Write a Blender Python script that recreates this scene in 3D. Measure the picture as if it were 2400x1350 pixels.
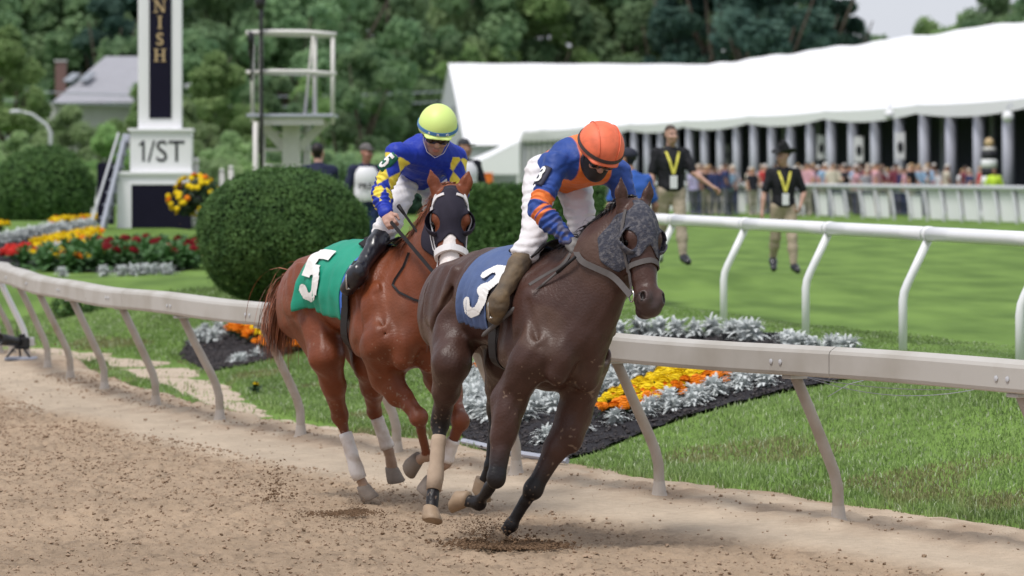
import bpy, math, random
import numpy as np
from mathutils import Vector, Matrix
R = math.radians
S = bpy.context.scene
for o in list(bpy.data.objects): bpy.data.objects.remove(o)
COL = S.collection
rnd = random.Random(7); nr = np.random.RandomState(11)

# ---------------------------------------------------------------- camera, sky, sun, exposure
FPX, CZ, HY = 9600.0, 2.08, 398.0
cam = bpy.data.cameras.new('camera'); camo = bpy.data.objects.new('camera', cam); COL.objects.link(camo)
camo.location = (0, 0, CZ); camo.rotation_euler = (R(90), 0, 0)
cam.sensor_width = 36; cam.lens = 36*FPX/2400; cam.shift_y = -(675-HY)/2400
cam.clip_start = .5; cam.clip_end = 6000
cam.dof.use_dof = True; cam.dof.focus_distance = 23.3; cam.dof.aperture_fstop = 4.0
S.camera = camo
SUN_EL, SUN_AZ = R(64), R(222)          # azimuth clockwise from +Y: high, from behind the camera's left
W = bpy.data.worlds.new('World'); S.world = W; W.use_nodes = True
nt = W.node_tree; nt.nodes.clear()
sky = nt.nodes.new('ShaderNodeTexSky'); sky.sky_type = 'NISHITA'; sky.sun_disc = False
sky.sun_elevation = SUN_EL; sky.sun_rotation = SUN_AZ; sky.dust_density = 3.0; sky.air_density = 1.0
mixn = nt.nodes.new('ShaderNodeMix'); mixn.data_type = 'RGBA'; mixn.inputs[0].default_value = .82
mixn.inputs[7].default_value = (7.9, 8.2, 9.0, 1)                # even overcast cloud
bg = nt.nodes.new('ShaderNodeBackground'); bg.inputs[1].default_value = .054
wo = nt.nodes.new('ShaderNodeOutputWorld')
nt.links.new(sky.outputs[0], mixn.inputs[6]); nt.links.new(mixn.outputs[2], bg.inputs[0]); nt.links.new(bg.outputs[0], wo.inputs[0])
sl = bpy.data.lights.new('sun', 'SUN'); sl.energy = 1.5; sl.angle = R(16); sl.color = (1, .965, .92)
so = bpy.data.objects.new('sun', sl); COL.objects.link(so)
sd = Vector((math.sin(SUN_AZ)*math.cos(SUN_EL), math.cos(SUN_AZ)*math.cos(SUN_EL), math.sin(SUN_EL)))
so.rotation_euler = sd.to_track_quat('Z', 'Y').to_euler(); so.location = (0, 0, 60)
S.view_settings.view_transform = 'Standard'; S.view_settings.look = 'None'
S.view_settings.exposure = 0.92; S.view_settings.gamma = 1; S.view_settings.use_curve_mapping = False

# ---------------------------------------------------------------- helpers
V3 = lambda *a: np.array(a, float)
def nrm(v): v = np.asarray(v, float); return v/np.linalg.norm(v)
def at(px, py, Y): return V3((px-1200)/FPX*Y, Y, CZ-(py-HY)/FPX*Y)
def gp(px, py, z=0.): return at(px, py, FPX*(CZ-z)/(py-HY))
def s2l(c): return tuple(((x/255+.055)/1.055)**2.4 if x > 10 else x/255/12.92 for x in c)

MATS = {}
def mk(name, col, rough=.6, var=.12, scale=12., bump=0., bscale=60., metal=0., attr=False, trans=0., sheen=0., spec=.5, detail=4., col2=None, coat=0., stretch=None, rnd_hue=0., contrast=None, wave=None):
    m = bpy.data.materials.new(name); m.use_nodes = True; t = m.node_tree; N = t.nodes; L = t.links
    b = N['Principled BSDF']; b.inputs['Roughness'].default_value = rough; b.inputs['Metallic'].default_value = metal
    b.inputs['Specular IOR Level'].default_value = spec
    if sheen: b.inputs['Sheen Weight'].default_value = sheen; b.inputs['Sheen Roughness'].default_value = .4
    if coat: b.inputs['Coat Weight'].default_value = coat; b.inputs['Coat Roughness'].default_value = .15
    tc = N.new('ShaderNodeTexCoord'); no = N.new('ShaderNodeTexNoise'); no.inputs['Scale'].default_value = scale; no.inputs['Detail'].default_value = detail
    src = tc.outputs['Object']
    if stretch:
        mp = N.new('ShaderNodeMapping'); mp.inputs['Scale'].default_value = stretch; L.new(src, mp.inputs[0]); src = mp.outputs[0]
    L.new(src, no.inputs['Vector'])
    fac = no.outputs[0]
    if contrast:
        mr = N.new('ShaderNodeMapRange'); mr.inputs[1].default_value = contrast[0]; mr.inputs[2].default_value = contrast[1]; L.new(fac, mr.inputs[0]); fac = mr.outputs[0]
    mx = N.new('ShaderNodeMix'); mx.data_type = 'RGBA'; L.new(fac, mx.inputs[0])
    c = np.array(col[:3]); lo = tuple(c*(1-var))+(1,); hi = tuple(np.minimum(c*(1+var), .95))+(1,)
    if col2 is not None: lo, hi = tuple(col)+(1,), tuple(col2)+(1,)
    mx.inputs[6].default_value = lo; mx.inputs[7].default_value = hi
    out = mx.outputs[2]
    if attr:
        at_ = N.new('ShaderNodeAttribute'); at_.attribute_name = 'Col'
        mx.inputs[6].default_value = (1-var,)*3+(1,); mx.inputs[7].default_value = (1+var,)*3+(1,)
        mu = N.new('ShaderNodeMix'); mu.data_type = 'RGBA'; mu.blend_type = 'MULTIPLY'; mu.inputs[0].default_value = 1
        L.new(at_.outputs[0], mu.inputs[6]); L.new(mx.outputs[2], mu.inputs[7]); out = mu.outputs[2]
    if rnd_hue:
        oi = N.new('ShaderNodeObjectInfo'); hs = N.new('ShaderNodeHueSaturation')
        a = N.new('ShaderNodeMapRange'); a.inputs[3].default_value = .5-rnd_hue; a.inputs[4].default_value = .5+rnd_hue*.6; L.new(oi.outputs['Random'], a.inputs[0]); L.new(a.outputs[0], hs.inputs['Hue'])
        a2 = N.new('ShaderNodeMapRange'); a2.inputs[3].default_value = .75; a2.inputs[4].default_value = 1.25; L.new(oi.outputs['Random'], a2.inputs[0]); L.new(a2.outputs[0], hs.inputs['Value'])
        L.new(out, hs.inputs['Color']); out = hs.outputs[0]
    L.new(out, b.inputs['Base Color'])
    if bump:
        n2 = N.new('ShaderNodeTexNoise'); n2.inputs['Scale'].default_value = bscale; n2.inputs['Detail'].default_value = 5; L.new(src, n2.inputs['Vector'])
        bp = N.new('ShaderNodeBump'); bp.inputs['Strength'].default_value = min(1, bump); bp.inputs['Distance'].default_value = .02*max(1, bump); L.new(n2.outputs[0], bp.inputs['Height']); L.new(bp.outputs[0], b.inputs['Normal'])
    if trans:
        tr = N.new('ShaderNodeBsdfTranslucent'); L.new(out, tr.inputs[0]); ms = N.new('ShaderNodeMixShader'); ms.inputs[0].default_value = trans
        L.new(b.outputs[0], ms.inputs[1]); L.new(tr.outputs[0], ms.inputs[2]); L.new(ms.outputs[0], N['Material Output'].inputs[0])
    MATS[name] = m; return m

def wloc(o):
    v = Vector((0, 0, 0))
    while o: v += o.location; o = o.parent
    return np.array(v)
def tag(o, label=None, cat=None, group=None, kind=None):
    if label: o['label'] = label
    if cat: o['category'] = cat
    if group: o['group'] = group
    if kind: o['kind'] = kind
    return o
def empty(name, loc, label=None, cat=None, group=None, parent=None):
    o = bpy.data.objects.new(name, None); COL.objects.link(o); o.empty_display_size = .2
    o.location = Vector(loc)-(Vector(wloc(parent)) if parent else Vector((0, 0, 0))); o.parent = parent
    return tag(o, label, cat, group)
def fastmesh(name, v, f, smooth=True, cols=None):
    v = np.ascontiguousarray(v, np.float32); me = bpy.data.meshes.new(name)
    if isinstance(f, np.ndarray):
        n, k = f.shape; me.vertices.add(len(v)); me.vertices.foreach_set('co', v.ravel())
        me.loops.add(n*k); me.loops.foreach_set('vertex_index', f.ravel().astype(np.int32))
        me.polygons.add(n); me.polygons.foreach_set('loop_start', np.arange(0, n*k, k, dtype=np.int32))
        try: me.polygons.foreach_set('loop_total', np.full(n, k, np.int32))
        except Exception: pass
        me.update(calc_edges=True)
    else:
        me.from_pydata([tuple(map(float, p)) for p in v], [], [tuple(map(int, q)) for q in f]); me.update()
    me.polygons.foreach_set('use_smooth', np.full(len(me.polygons), smooth))
    if cols is not None:
        a = me.color_attributes.new('Col', 'FLOAT_COLOR', 'POINT')
        c4 = np.ones((len(v), 4), np.float32); c4[:, :3] = cols; a.data.foreach_set('color', c4.ravel())
    me.validate(); return me
def obj(name, v, f, mat, parent=None, smooth=True, cols=None, origin=None, **kw):
    """one mesh object; v in world coordinates"""
    v = np.asarray(v, float)
    base = wloc(parent) if parent else np.zeros(3)
    if origin is None: origin = base if parent else np.array([*(v.min(0)+v.max(0))[:2]/2, v.min(0)[2]])
    me = fastmesh(name, v-np.asarray(origin), f, smooth, cols); o = bpy.data.objects.new(name, me)
    me.materials.append(MATS[mat] if isinstance(mat, str) else mat); COL.objects.link(o)
    o.location = Vector(np.asarray(origin)-base); o.parent = parent
    return tag(o, **kw)
def copy_tree(o, parent=None, loc=None, rz=None, sc=None):
    c = o.copy(); COL.objects.link(c); c.parent = parent
    if loc is not None: c.location = Vector(loc)
    if rz is not None: c.rotation_euler = (0, 0, rz)
    if sc is not None: c.scale = (sc,)*3 if np.isscalar(sc) else sc
    for ch in list(o.children): copy_tree(ch, c)
    return c

class MB:
    def __init__(s): s.v = []; s.f = []
    def add(s, v, f):
        n = len(s.v); s.v += [np.asarray(p, float) for p in v]; s.f += [tuple(i+n for i in q) for q in f]; return s
    def box(s, c, d, R3=None, bev=0):
        c = np.asarray(c, float); h = np.asarray(d, float)/2; R3 = np.eye(3) if R3 is None else R3   # R3 columns = axes
        if bev == 0:
            v = [c+R3@(h*np.array(q)) for q in [(-1,-1,-1),(1,-1,-1),(1,1,-1),(-1,1,-1),(-1,-1,1),(1,-1,1),(1,1,1),(-1,1,1)]]
            return s.add(v, [(0,3,2,1),(4,5,6,7),(0,1,5,4),(1,2,6,5),(2,3,7,6),(3,0,4,7)])
        b = min(bev, h.min()*.9); v = []; 
        for z, k in ((-h[2], b), (-h[2]+b, 0), (h[2]-b, 0), (h[2], b)):
            for x, y in ((-h[0]+k+0, -h[1]+k+b*(k==0)), (-h[0]+k+b*(k==0), -h[1]+k), (h[0]-k-b*(k==0), -h[1]+k), (h[0]-k, -h[1]+k+b*(k==0)), (h[0]-k, h[1]-k-b*(k==0)), (h[0]-k-b*(k==0), h[1]-k), (-h[0]+k+b*(k==0), h[1]-k), (-h[0]+k, h[1]-k-b*(k==0))):
                v.append(c+R3@np.array((x, y, z)))
        f = [tuple(range(7, -1, -1)), tuple(range(24, 32))]
        for l in range(3):
            for i in range(8): j = (i+1) % 8; f.append((l*8+i, l*8+j, l*8+8+j, l*8+8+i))
        return s.add(v, f)
    def tube(s, pts, r, n=8, cap=True, prof=None, up=None):
        pts = [np.asarray(p, float) for p in pts]; m = len(pts); r = [r]*m if np.isscalar(r) else r
        if prof is None: prof = [(math.cos(2*math.pi*i/n), math.sin(2*math.pi*i/n)) for i in range(n)]
        n = len(prof); v = []; U = None
        for i, p in enumerate(pts):
            t = pts[min(i+1, m-1)]-pts[max(i-1, 0)]; t = t/(np.linalg.norm(t)+1e-9)
            if up is not None: U = np.asarray(up, float)
            elif U is None: U = np.array((0, 0, 1.)) if abs(t[2]) < .9 else np.array((1., 0, 0))
            A = np.cross(U, t); A /= np.linalg.norm(A)+1e-9; B = np.cross(t, A); U = B if up is None else U
            for a, b in prof: v.append(p+r[i]*(a*A+b*B))
        f = []
        for i in range(m-1):
            for j in range(n): k = (j+1) % n; f.append((i*n+j, i*n+k, i*n+n+k, i*n+n+j))
        if cap: f += [tuple(range(n-1, -1, -1)), tuple(range((m-1)*n, m*n))]
        return s.add(v, f)
    def lathe(s, c, prof, n=16, axis=(0, 0, 1), sx=1., sy=1., ref=None):
        ax = nrm(axis); ref = np.array((1., 0, 0)) if ref is None else np.asarray(ref, float)
        if abs(ax@nrm(ref)) > .95: ref = np.array((0, 1., 0))
        A = nrm(ref-ax*(ref@ax)); B = np.cross(ax, A); c = np.asarray(c, float); v = []
        for r, z in prof:
            for j in range(n): a = 2*math.pi*j/n; v.append(c+ax*z+A*r*sx*math.cos(a)+B*r*sy*math.sin(a))
        m = len(prof); f = []
        for i in range(m-1):
            for j in range(n): k = (j+1) % n; f.append((i*n+j, i*n+k, i*n+n+k, i*n+n+j))
        f += [tuple(range(n-1, -1, -1)), tuple(range((m-1)*n, m*n))]
        return s.add(v, f)
    def prism(s, poly, d0, d1, M):      # poly 2-D, extruded d0..d1 ; M maps (x,y,z)->world
        n = len(poly); v = [M(x, y, d0) for x, y in poly]+[M(x, y, d1) for x, y in poly]
        return s.add(v, [tuple(range(n-1, -1, -1)), tuple(range(n, 2*n))]+[(i, (i+1) % n, n+(i+1) % n, n+i) for i in range(n)])
    def build(s, name, mat, parent=None, smooth=False, **kw): return obj(name, np.array(s.v), s.f, mat, parent, smooth, **kw)
def axes(fwd, up=(0, 0, 1)):
    f = nrm(fwd); u = np.asarray(up, float); l = nrm(np.cross(u, f)); return np.array([f, l, np.cross(f, l)]).T     # columns fwd,left,up

def text_mesh(body, size, depth=.004, bold=0.0):
    """lettering as a flat solid; returns verts (x right, y up, z out) centred, faces"""
    c = bpy.data.curves.new('lettering', 'FONT'); c.body = body; c.size = size; c.extrude = depth; c.offset = bold; c.align_x = 'CENTER'; c.align_y = 'CENTER'; c.resolution_u = 4
    o = bpy.data.objects.new('lettering', c); COL.objects.link(o); bpy.context.view_layer.update()
    me = bpy.data.meshes.new_from_object(o.evaluated_get(bpy.context.evaluated_depsgraph_get()))
    v = np.array([tuple(q.co) for q in me.vertices]); f = [tuple(p.vertices) for p in me.polygons]
    bpy.data.objects.remove(o); bpy.data.curves.remove(c); bpy.data.meshes.remove(me)
    v[:, :2] -= (v[:, :2].max(0)+v[:, :2].min(0))/2; return v, f

# ---- smooth implicit surfaces (for bodies and clothes)
class Field:
    def __init__(s, lo, hi, h):
        s.lo = np.asarray(lo, float); s.h = h; s.n = tuple(int(math.ceil((b-a)/h))+1 for a, b in zip(lo, hi))
        s.f = np.full(s.n, 9., np.float32); s.ax = [(s.lo[i]+h*np.arange(s.n[i])).astype(np.float32) for i in range(3)]
    def _box(s, lo, hi):
        sl = []
        for i in range(3):
            a = max(0, int((lo[i]-s.lo[i])/s.h)); b = min(s.n[i], int((hi[i]-s.lo[i])/s.h)+2)
            if b <= a: return None, None
            sl.append(slice(a, b))
        return tuple(sl), np.meshgrid(*[s.ax[i][sl[i]] for i in range(3)], indexing='ij', sparse=True)
    def _mix(s, sl, d, k, op):
        o = s.f[sl]
        if op == 'u': h = np.maximum(k-np.abs(o-d), 0)/k; s.f[sl] = np.minimum(o, d)-h*h*k*.25
        else: d = -d; h = np.maximum(k-np.abs(o-d), 0)/k; s.f[sl] = np.maximum(o, d)+h*h*k*.25
    def cone(s, a, b, ra, rb, k=.03, sq=None, op='u'):
        a = np.asarray(a, float); b = np.asarray(b, float); q = max(1, sq[1]) if sq else 1; pad = max(ra, rb)*q+k+2*s.h
        sl, P = s._box(np.minimum(a, b)-pad, np.maximum(a, b)+pad)
        if sl is None: return s
        w = [P[i]-a[i] for i in range(3)]; ba = b-a
        if sq:
            n = nrm(sq[0]); g = 1/sq[1]-1; c = w[0]*n[0]+w[1]*n[1]+w[2]*n[2]; w = [w[i]+n[i]*g*c for i in range(3)]; ba = ba+n*g*(ba@n)
        l2 = ba@ba+1e-9; t = np.clip((w[0]*ba[0]+w[1]*ba[1]+w[2]*ba[2])/l2, 0, 1)
        d = np.sqrt((w[0]-t*ba[0])**2+(w[1]-t*ba[1])**2+(w[2]-t*ba[2])**2)-(ra+(rb-ra)*t)
        s._mix(sl, d.astype(np.float32), k, op); return s
    def ell(s, c, r, M=None, k=.03, op='u'):
        c = np.asarray(c, float); r = np.asarray(r, float)*np.ones(3); M = np.eye(3) if M is None else M; pad = r.max()+k+2*s.h
        sl, P = s._box(c-pad, c+pad)
        if sl is None: return s
        w = [P[i]-c[i] for i in range(3)]; q = [w[0]*M[0, j]+w[1]*M[1, j]+w[2]*M[2, j] for j in range(3)]
        k0 = np.sqrt(sum((q[j]/r[j])**2 for j in range(3))); k1 = np.sqrt(sum((q[j]/r[j]**2)**2 for j in range(3)))+1e-6
        s._mix(sl, (k0*(k0-1)/k1).astype(np.float32), k, op); return s
    def chain(s, pts, rs, k=.02, sq=None):
        for i in range(len(pts)-1): s.cone(pts[i], pts[i+1], rs[i], rs[i+1], k, sq)
        return s
    def wrinkle(s, amp, freq, seed=0):
        g = np.random.RandomState(seed); I = np.nonzero(np.abs(s.f) < .035+amp); P = [s.ax[i][I[i]] for i in range(3)]; tot = 0
        for i in range(4):
            d = nrm(g.normal(size=3))*freq*(1+.5*i); e = nrm(g.normal(size=3))*freq*.35; wp = np.sin(P[0]*e[0]+P[1]*e[1]+P[2]*e[2]+i)*1.8
            tot = tot+np.sin(P[0]*d[0]+P[1]*d[1]+P[2]*d[2]+wp+g.rand()*6)/(1+.5*i)
        s.f[I] += (amp*tot*.5).astype(np.float32); return s
    def cut(s, p, n):           # remove the half space beyond the plane (p, outward normal n)
        n = nrm(n); P = np.meshgrid(*s.ax, indexing='ij', sparse=True)
        s.f = np.maximum(s.f, (P[0]-p[0])*n[0]+(P[1]-p[1])*n[1]+(P[2]-p[2])*n[2]).astype(np.float32); return s
    def sample(s, p):
        g = (np.asarray(p)-s.lo)/s.h; i = np.clip(np.floor(g).astype(int), 0, np.array(s.n)-2); t = np.clip(g-i, 0, 1); r = 0
        for a in (0, 1):
            for b in (0, 1):
                for c in (0, 1):
                    r = r+s.f[i[..., 0]+a, i[..., 1]+b, i[..., 2]+c]*(t[..., 0] if a else 1-t[..., 0])*(t[..., 1] if b else 1-t[..., 1])*(t[..., 2] if c else 1-t[..., 2])
        return r
    def project(s, p0, d, off=0., L=1.2):
        """from points p0 going along d, first place where the field falls below off"""
        p0 = np.asarray(p0, float).reshape(-1, 3); d = np.broadcast_to(np.asarray(d, float), p0.shape); t = np.zeros(len(p0)); done = np.zeros(len(p0), bool)
        for _ in range(90):
            v = s.sample(p0+d*t[:, None])-off; done |= (v < .001) | (t > L); t = np.where(done, t, t+np.clip(v, .002, .04)*.8)
            if done.all(): break
        return p0+d*t[:, None]
    def mesh(s):
        f = s.f; S_ = f < 0; c = np.zeros(tuple(n-1 for n in f.shape), np.int8); sl = lambda a, b, e: tuple(slice(x, n-1+x) for x, n in zip((a, b, e), f.shape))
        for a in (0, 1):
            for b in (0, 1):
                for e in (0, 1): c += S_[sl(a, b, e)]
        act = (c > 0) & (c < 8); I = np.argwhere(act); idx = np.full(act.shape, -1, np.int64); idx[act] = np.arange(len(I))
        pos = np.zeros((len(I), 3)); cnt = np.zeros(len(I)); cr = [(a, b, e) for a in (0, 1) for b in (0, 1) for e in (0, 1)]
        val = {q: f[I[:, 0]+q[0], I[:, 1]+q[1], I[:, 2]+q[2]] for q in cr}
        for q in cr:
            for x in range(3):
                if q[x] == 0:
                    q2 = list(q); q2[x] = 1; q2 = tuple(q2); a, b = val[q], val[q2]; m = (a < 0) != (b < 0); t = np.where(m, a/(a-b+1e-12), 0)
                    p = np.array(q, float)[None].repeat(len(I), 0); p[:, x] += t; pos[m] += p[m]; cnt[m] += 1
        v = s.lo+s.h*(I+pos/cnt[:, None]); fs = []
        for x in range(3):
            y, z = (x+1) % 3, (x+2) % 3; a = [slice(None)]*3; b = [slice(None)]*3; a[x] = slice(0, -1); b[x] = slice(1, None)
            E = np.argwhere(S_[tuple(a)] != S_[tuple(b)]); E = E[(E[:, y] > 0) & (E[:, z] > 0) & (E[:, y] < f.shape[y]-1) & (E[:, z] < f.shape[z]-1)]
            ins = S_[E[:, 0], E[:, 1], E[:, 2]]; q = []
            for dy, dz in ((-1, -1), (0, -1), (0, 0), (-1, 0)):
                g = E.copy(); g[:, y] += dy; g[:, z] += dz; q.append(idx[g[:, 0], g[:, 1], g[:, 2]])
            q = np.array(q).T; q[~ins] = q[~ins][:, ::-1]; fs.append(q)
        return v, np.concatenate(fs)
def drop(v, f, keep):       # keep faces whose vertices all satisfy keep
    f = f[keep[f].all(1)]; u, inv = np.unique(f, return_inverse=True); return v[u], inv.reshape(f.shape), u
def pip(poly, x, y):
    r = np.zeros(np.shape(x), bool); n = len(poly)
    for i in range(n):
        x0, y0 = poly[i]; x1, y1 = poly[(i+1) % n]
        if y0 == y1: continue
        r ^= ((y0 > y) != (y1 > y)) & (x < (x1-x0)*(y-y0)/(y1-y0)+x0)
    return r
def vnoise(x, y, seed=0):   # smooth value noise, vectorised
    def hsh(i, j): n = (i*374761393+j*668265263+seed*974711) & 0x7fffffff; n = (n ^ (n >> 13))*1274126177 & 0x7fffffff; return ((n ^ (n >> 16)) & 0xffff)/65535.
    xi = np.floor(x).astype(np.int64); yi = np.floor(y).astype(np.int64); fx = x-xi; fy = y-yi; fx = fx*fx*(3-2*fx); fy = fy*fy*(3-2*fy)
    return (hsh(xi, yi)*(1-fx)+hsh(xi+1, yi)*fx)*(1-fy)+(hsh(xi, yi+1)*(1-fx)+hsh(xi+1, yi+1)*fx)*fy
def smooth_edge(v, f, it):
    e = np.concatenate([f[:, [0, 1]], f[:, [1, 2]], f[:, [2, 3]], f[:, [3, 0]]]); es = np.sort(e, 1); k = es[:, 0].astype(np.int64)*len(v)+es[:, 1]; u, i, c = np.unique(k, return_index=True, return_counts=True); b = es[i[c == 1]]
    v = v.copy()
    for _ in range(it):
        s_ = np.zeros_like(v); n = np.zeros(len(v)); np.add.at(s_, b[:, 0], v[b[:, 1]]); np.add.at(s_, b[:, 1], v[b[:, 0]]); np.add.at(n, b[:, 0], 1); np.add.at(n, b[:, 1], 1); m = n >= 2; v[m] = .4*v[m]+.6*s_[m]/n[m][:, None]
    return v
# ---------------------------------------------------------------- materials of the setting
mk('dirt', (.40, .29, .205), .95, .2, 16, bump=.8, bscale=55, attr=True, spec=.15, detail=8)
mk('clod', (.35, .255, .182), .95, .35, 14, spec=.1, bump=.4, bscale=90)
mk('clod_dark', (.24, .17, .115), .95, .35, 14, spec=.1)
mk('lawn', (.085, .15, .029), .9, .3, 1.3, bump=.5, bscale=60, spec=.15, detail=8, stretch=(1, .25, 1), col2=(.15, .245, .052), contrast=(.35, .65))
mk('blade', (.13, .225, .05), .6, .3, 3, trans=.3, spec=.2, attr=True, detail=2)
mk('ground', (.12, .15, .05), .95, .3, .2, spec=.1)
mk('mulch', (.022, .020, .024), .9, .5, 60, bump=1, bscale=70, spec=.25)
mk('concrete', (.46, .375, .295), .95, .2, 5, bump=.4, spec=.15, detail=8)
mk('rail_dirty', (.46, .44, .41), .55, .1, 2.2, spec=.3, detail=9, col2=(.32, .29, .245), contrast=(.40, .85), stretch=(1., 1., 1.2))
mk('post_dirty', (.44, .39, .345), .6, .12, 7, spec=.3, detail=8, col2=(.35, .285, .225), contrast=(.4, .75), bump=.1, bscale=60)
mk('rail_white', (.78, .78, .80), .32, .04, 5, spec=.5, detail=6)
mk('rail_grey', (.50, .51, .54), .5, .1, 6)
mk('tent_white', (.84, .84, .86), .55, .02, 1)
mk('tent_grey', (.50, .51, .56), .6, .06, 1)
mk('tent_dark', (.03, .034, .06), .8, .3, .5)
mk('column_grey', (.46, .47, .55), .6, .08, 2)
mk('glass_grey', (.22, .24, .27), .25, .2, 1)
mk('white_paint', (.80, .80, .82), .4, .04, 3)
mk('white_worn', (.62, .60, .58), .55, .14, 9, detail=8)
mk('steel_grey', (.36, .38, .45), .45, .1, 6)
mk('panel_black', (.010, .009, .022), .7, .2, 3, spec=.12)
mk('letter_gold', (.50, .36, .19), .5, .08, 9)
mk('letter_black', (.014, .014, .02), .5, .1, 9)
mk('black_plastic', (.012, .012, .014), .4, .3, 20)
mk('roof_shingle', (.30, .30, .33), .9, .15, 3)
mk('brick', (.17, .10, .09), .9, .25, 6)
mk('siding', (.5, .5, .5), .8, .1, 2)
mk('bark', (.07, .055, .042), .95, .35, 4, bump=.6, bscale=9)
LEAVES = []
for i, (c0, c1) in enumerate([((.11, .20, .105), (.28, .40, .21)), ((.17, .30, .11), (.38, .54, .23)), ((.045, .10, .085), (.12, .20, .155)), ((.20, .31, .145), (.43, .56, .29))]):
    LEAVES.append(mk('leaf_%d' % i, c0, .6, .2, .55, trans=.5, spec=.12, detail=3, col2=c1, contrast=(.3, .7), rnd_hue=.012))
mk('topiary_leaf', (.042, .098, .028), .6, .3, 5, trans=.15, spec=.2, col2=(.11, .205, .06), contrast=(.3, .7), detail=5)
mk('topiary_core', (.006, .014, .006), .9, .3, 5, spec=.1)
mk('silver_leaf', (.50, .53, .52), .85, .14, 12, trans=.2, spec=.15, col2=(.74, .77, .77), contrast=(.3, .7))
mk('leafy', (.06, .15, .04), .6, .4, 15, trans=.25)
mk('flower_leaf', (.025, .06, .02), .6, .4, 20, trans=.2)
for n, c in (('yellow', (.84, .58, .008)), ('orange', (.80, .22, .006)), ('red', (.60, .03, .022)), ('crimson', (.20, .008, .012))): mk('petal_'+n, c, .7, .22, 40, trans=.15, spec=.2)

# ---------------------------------------------------------------- terrain
def xr(y):
    y = np.asarray(y, float); t = np.clip(y, 20, 45)-24; x = 1.91-.536*t+.00927*t*t
    return x+np.where(y > 45, -.45*(y-45), 0)+np.where(y < 20, .61*(20-y), 0)
def xrs(y): t = np.clip(y, 20, 45)-24; return -.536+.01854*t
def dch(y): return .75+.45*sst(34, 41, y)-.15*sst(43, 50, y)
def wch(y): return .24+.40*sst(34, 44, y)
def rd(x, y): return (x-xr(y))/np.sqrt(1+xrs(y)**2)
def sst(a, b, x): t = np.clip((x-a)/(b-a), 0, 1); return t*t*(3-2*t)
TZ = .53
def lawn_z(x, y):
    d = rd(x, y); wl = sst(31, 36, y)*(1-sst(56, 66, y)); a = .35+.95*wl
    z = TZ*sst(a, a+3.9, d)+.03*(vnoise(x*1.3, y*1.3, 3)-.5)*sst(.3, 2, d)+.012*(vnoise(x*5, y*5, 4)-.5)
    z = z-.16*(1-sst(.05+.12*vnoise(x*1.7+5, y*1.7, 8), .65+.5*vnoise(x*2.3, y*2.3, 9), d))
    ch = wl*(1-sst(.5, .9, np.abs(d-dch(y))/wch(y)))          # shallow drain behind the rail
    md = .47*sst(61, 79, y)*(1-sst(86, 97, y))*sst(4.2, 5.2, -x)
    hump = .27*np.exp(-(((x-1.9)/1.9)**2+((y-54)/4.)**2))
    return z-.06*ch+md+hump
def dirt_z(x, y):
    d = rd(x, y); loose = 1-sst(-1.15, -.75, d+.5*(vnoise(x*.9, y*.5, 21)-.5))
    cl = vnoise(x*24, y*15, 1)*.5+vnoise(x*46, y*26, 2)*.35+vnoise(x*9, y*5, 5)*.5
    z = loose*(.046*cl-.026)+.02*(vnoise(x*1.2, y*.8, 6)-.5)
    edge = sst(-.45, .1, d)*(1-sst(.35, .9, d))
    z += .012*vnoise(x*14, y*9, 7)*(1-loose)*.6+edge*.05*vnoise(x*7, y*4, 12)-.035*loose-.2*sst(.38, .75, d)*sst(31.5, 34, y)
    return z
def ground(x, y): return max(float(lawn_z(x, y)), float(dirt_z(x, y)) if rd(x, y) < 1.5 else -9)
def gh(px, py):
    """where the sight line through a photograph point meets the terrain"""
    Y = 20.5; st = .25
    while Y < 400:
        p = at(px, py, Y)
        if p[2] < ground(p[0], p[1]): break
        Y += st; st = max(.1, Y*.004)
    return V3(p[0], p[1], ground(p[0], p[1]))
def gridmesh(nr_, nc): i = np.arange(nr_-1)[:, None]*nc+np.arange(nc-1)[None]; return np.stack([i, i+1, i+nc+1, i+nc], -1).reshape(-1, 4)

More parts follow.
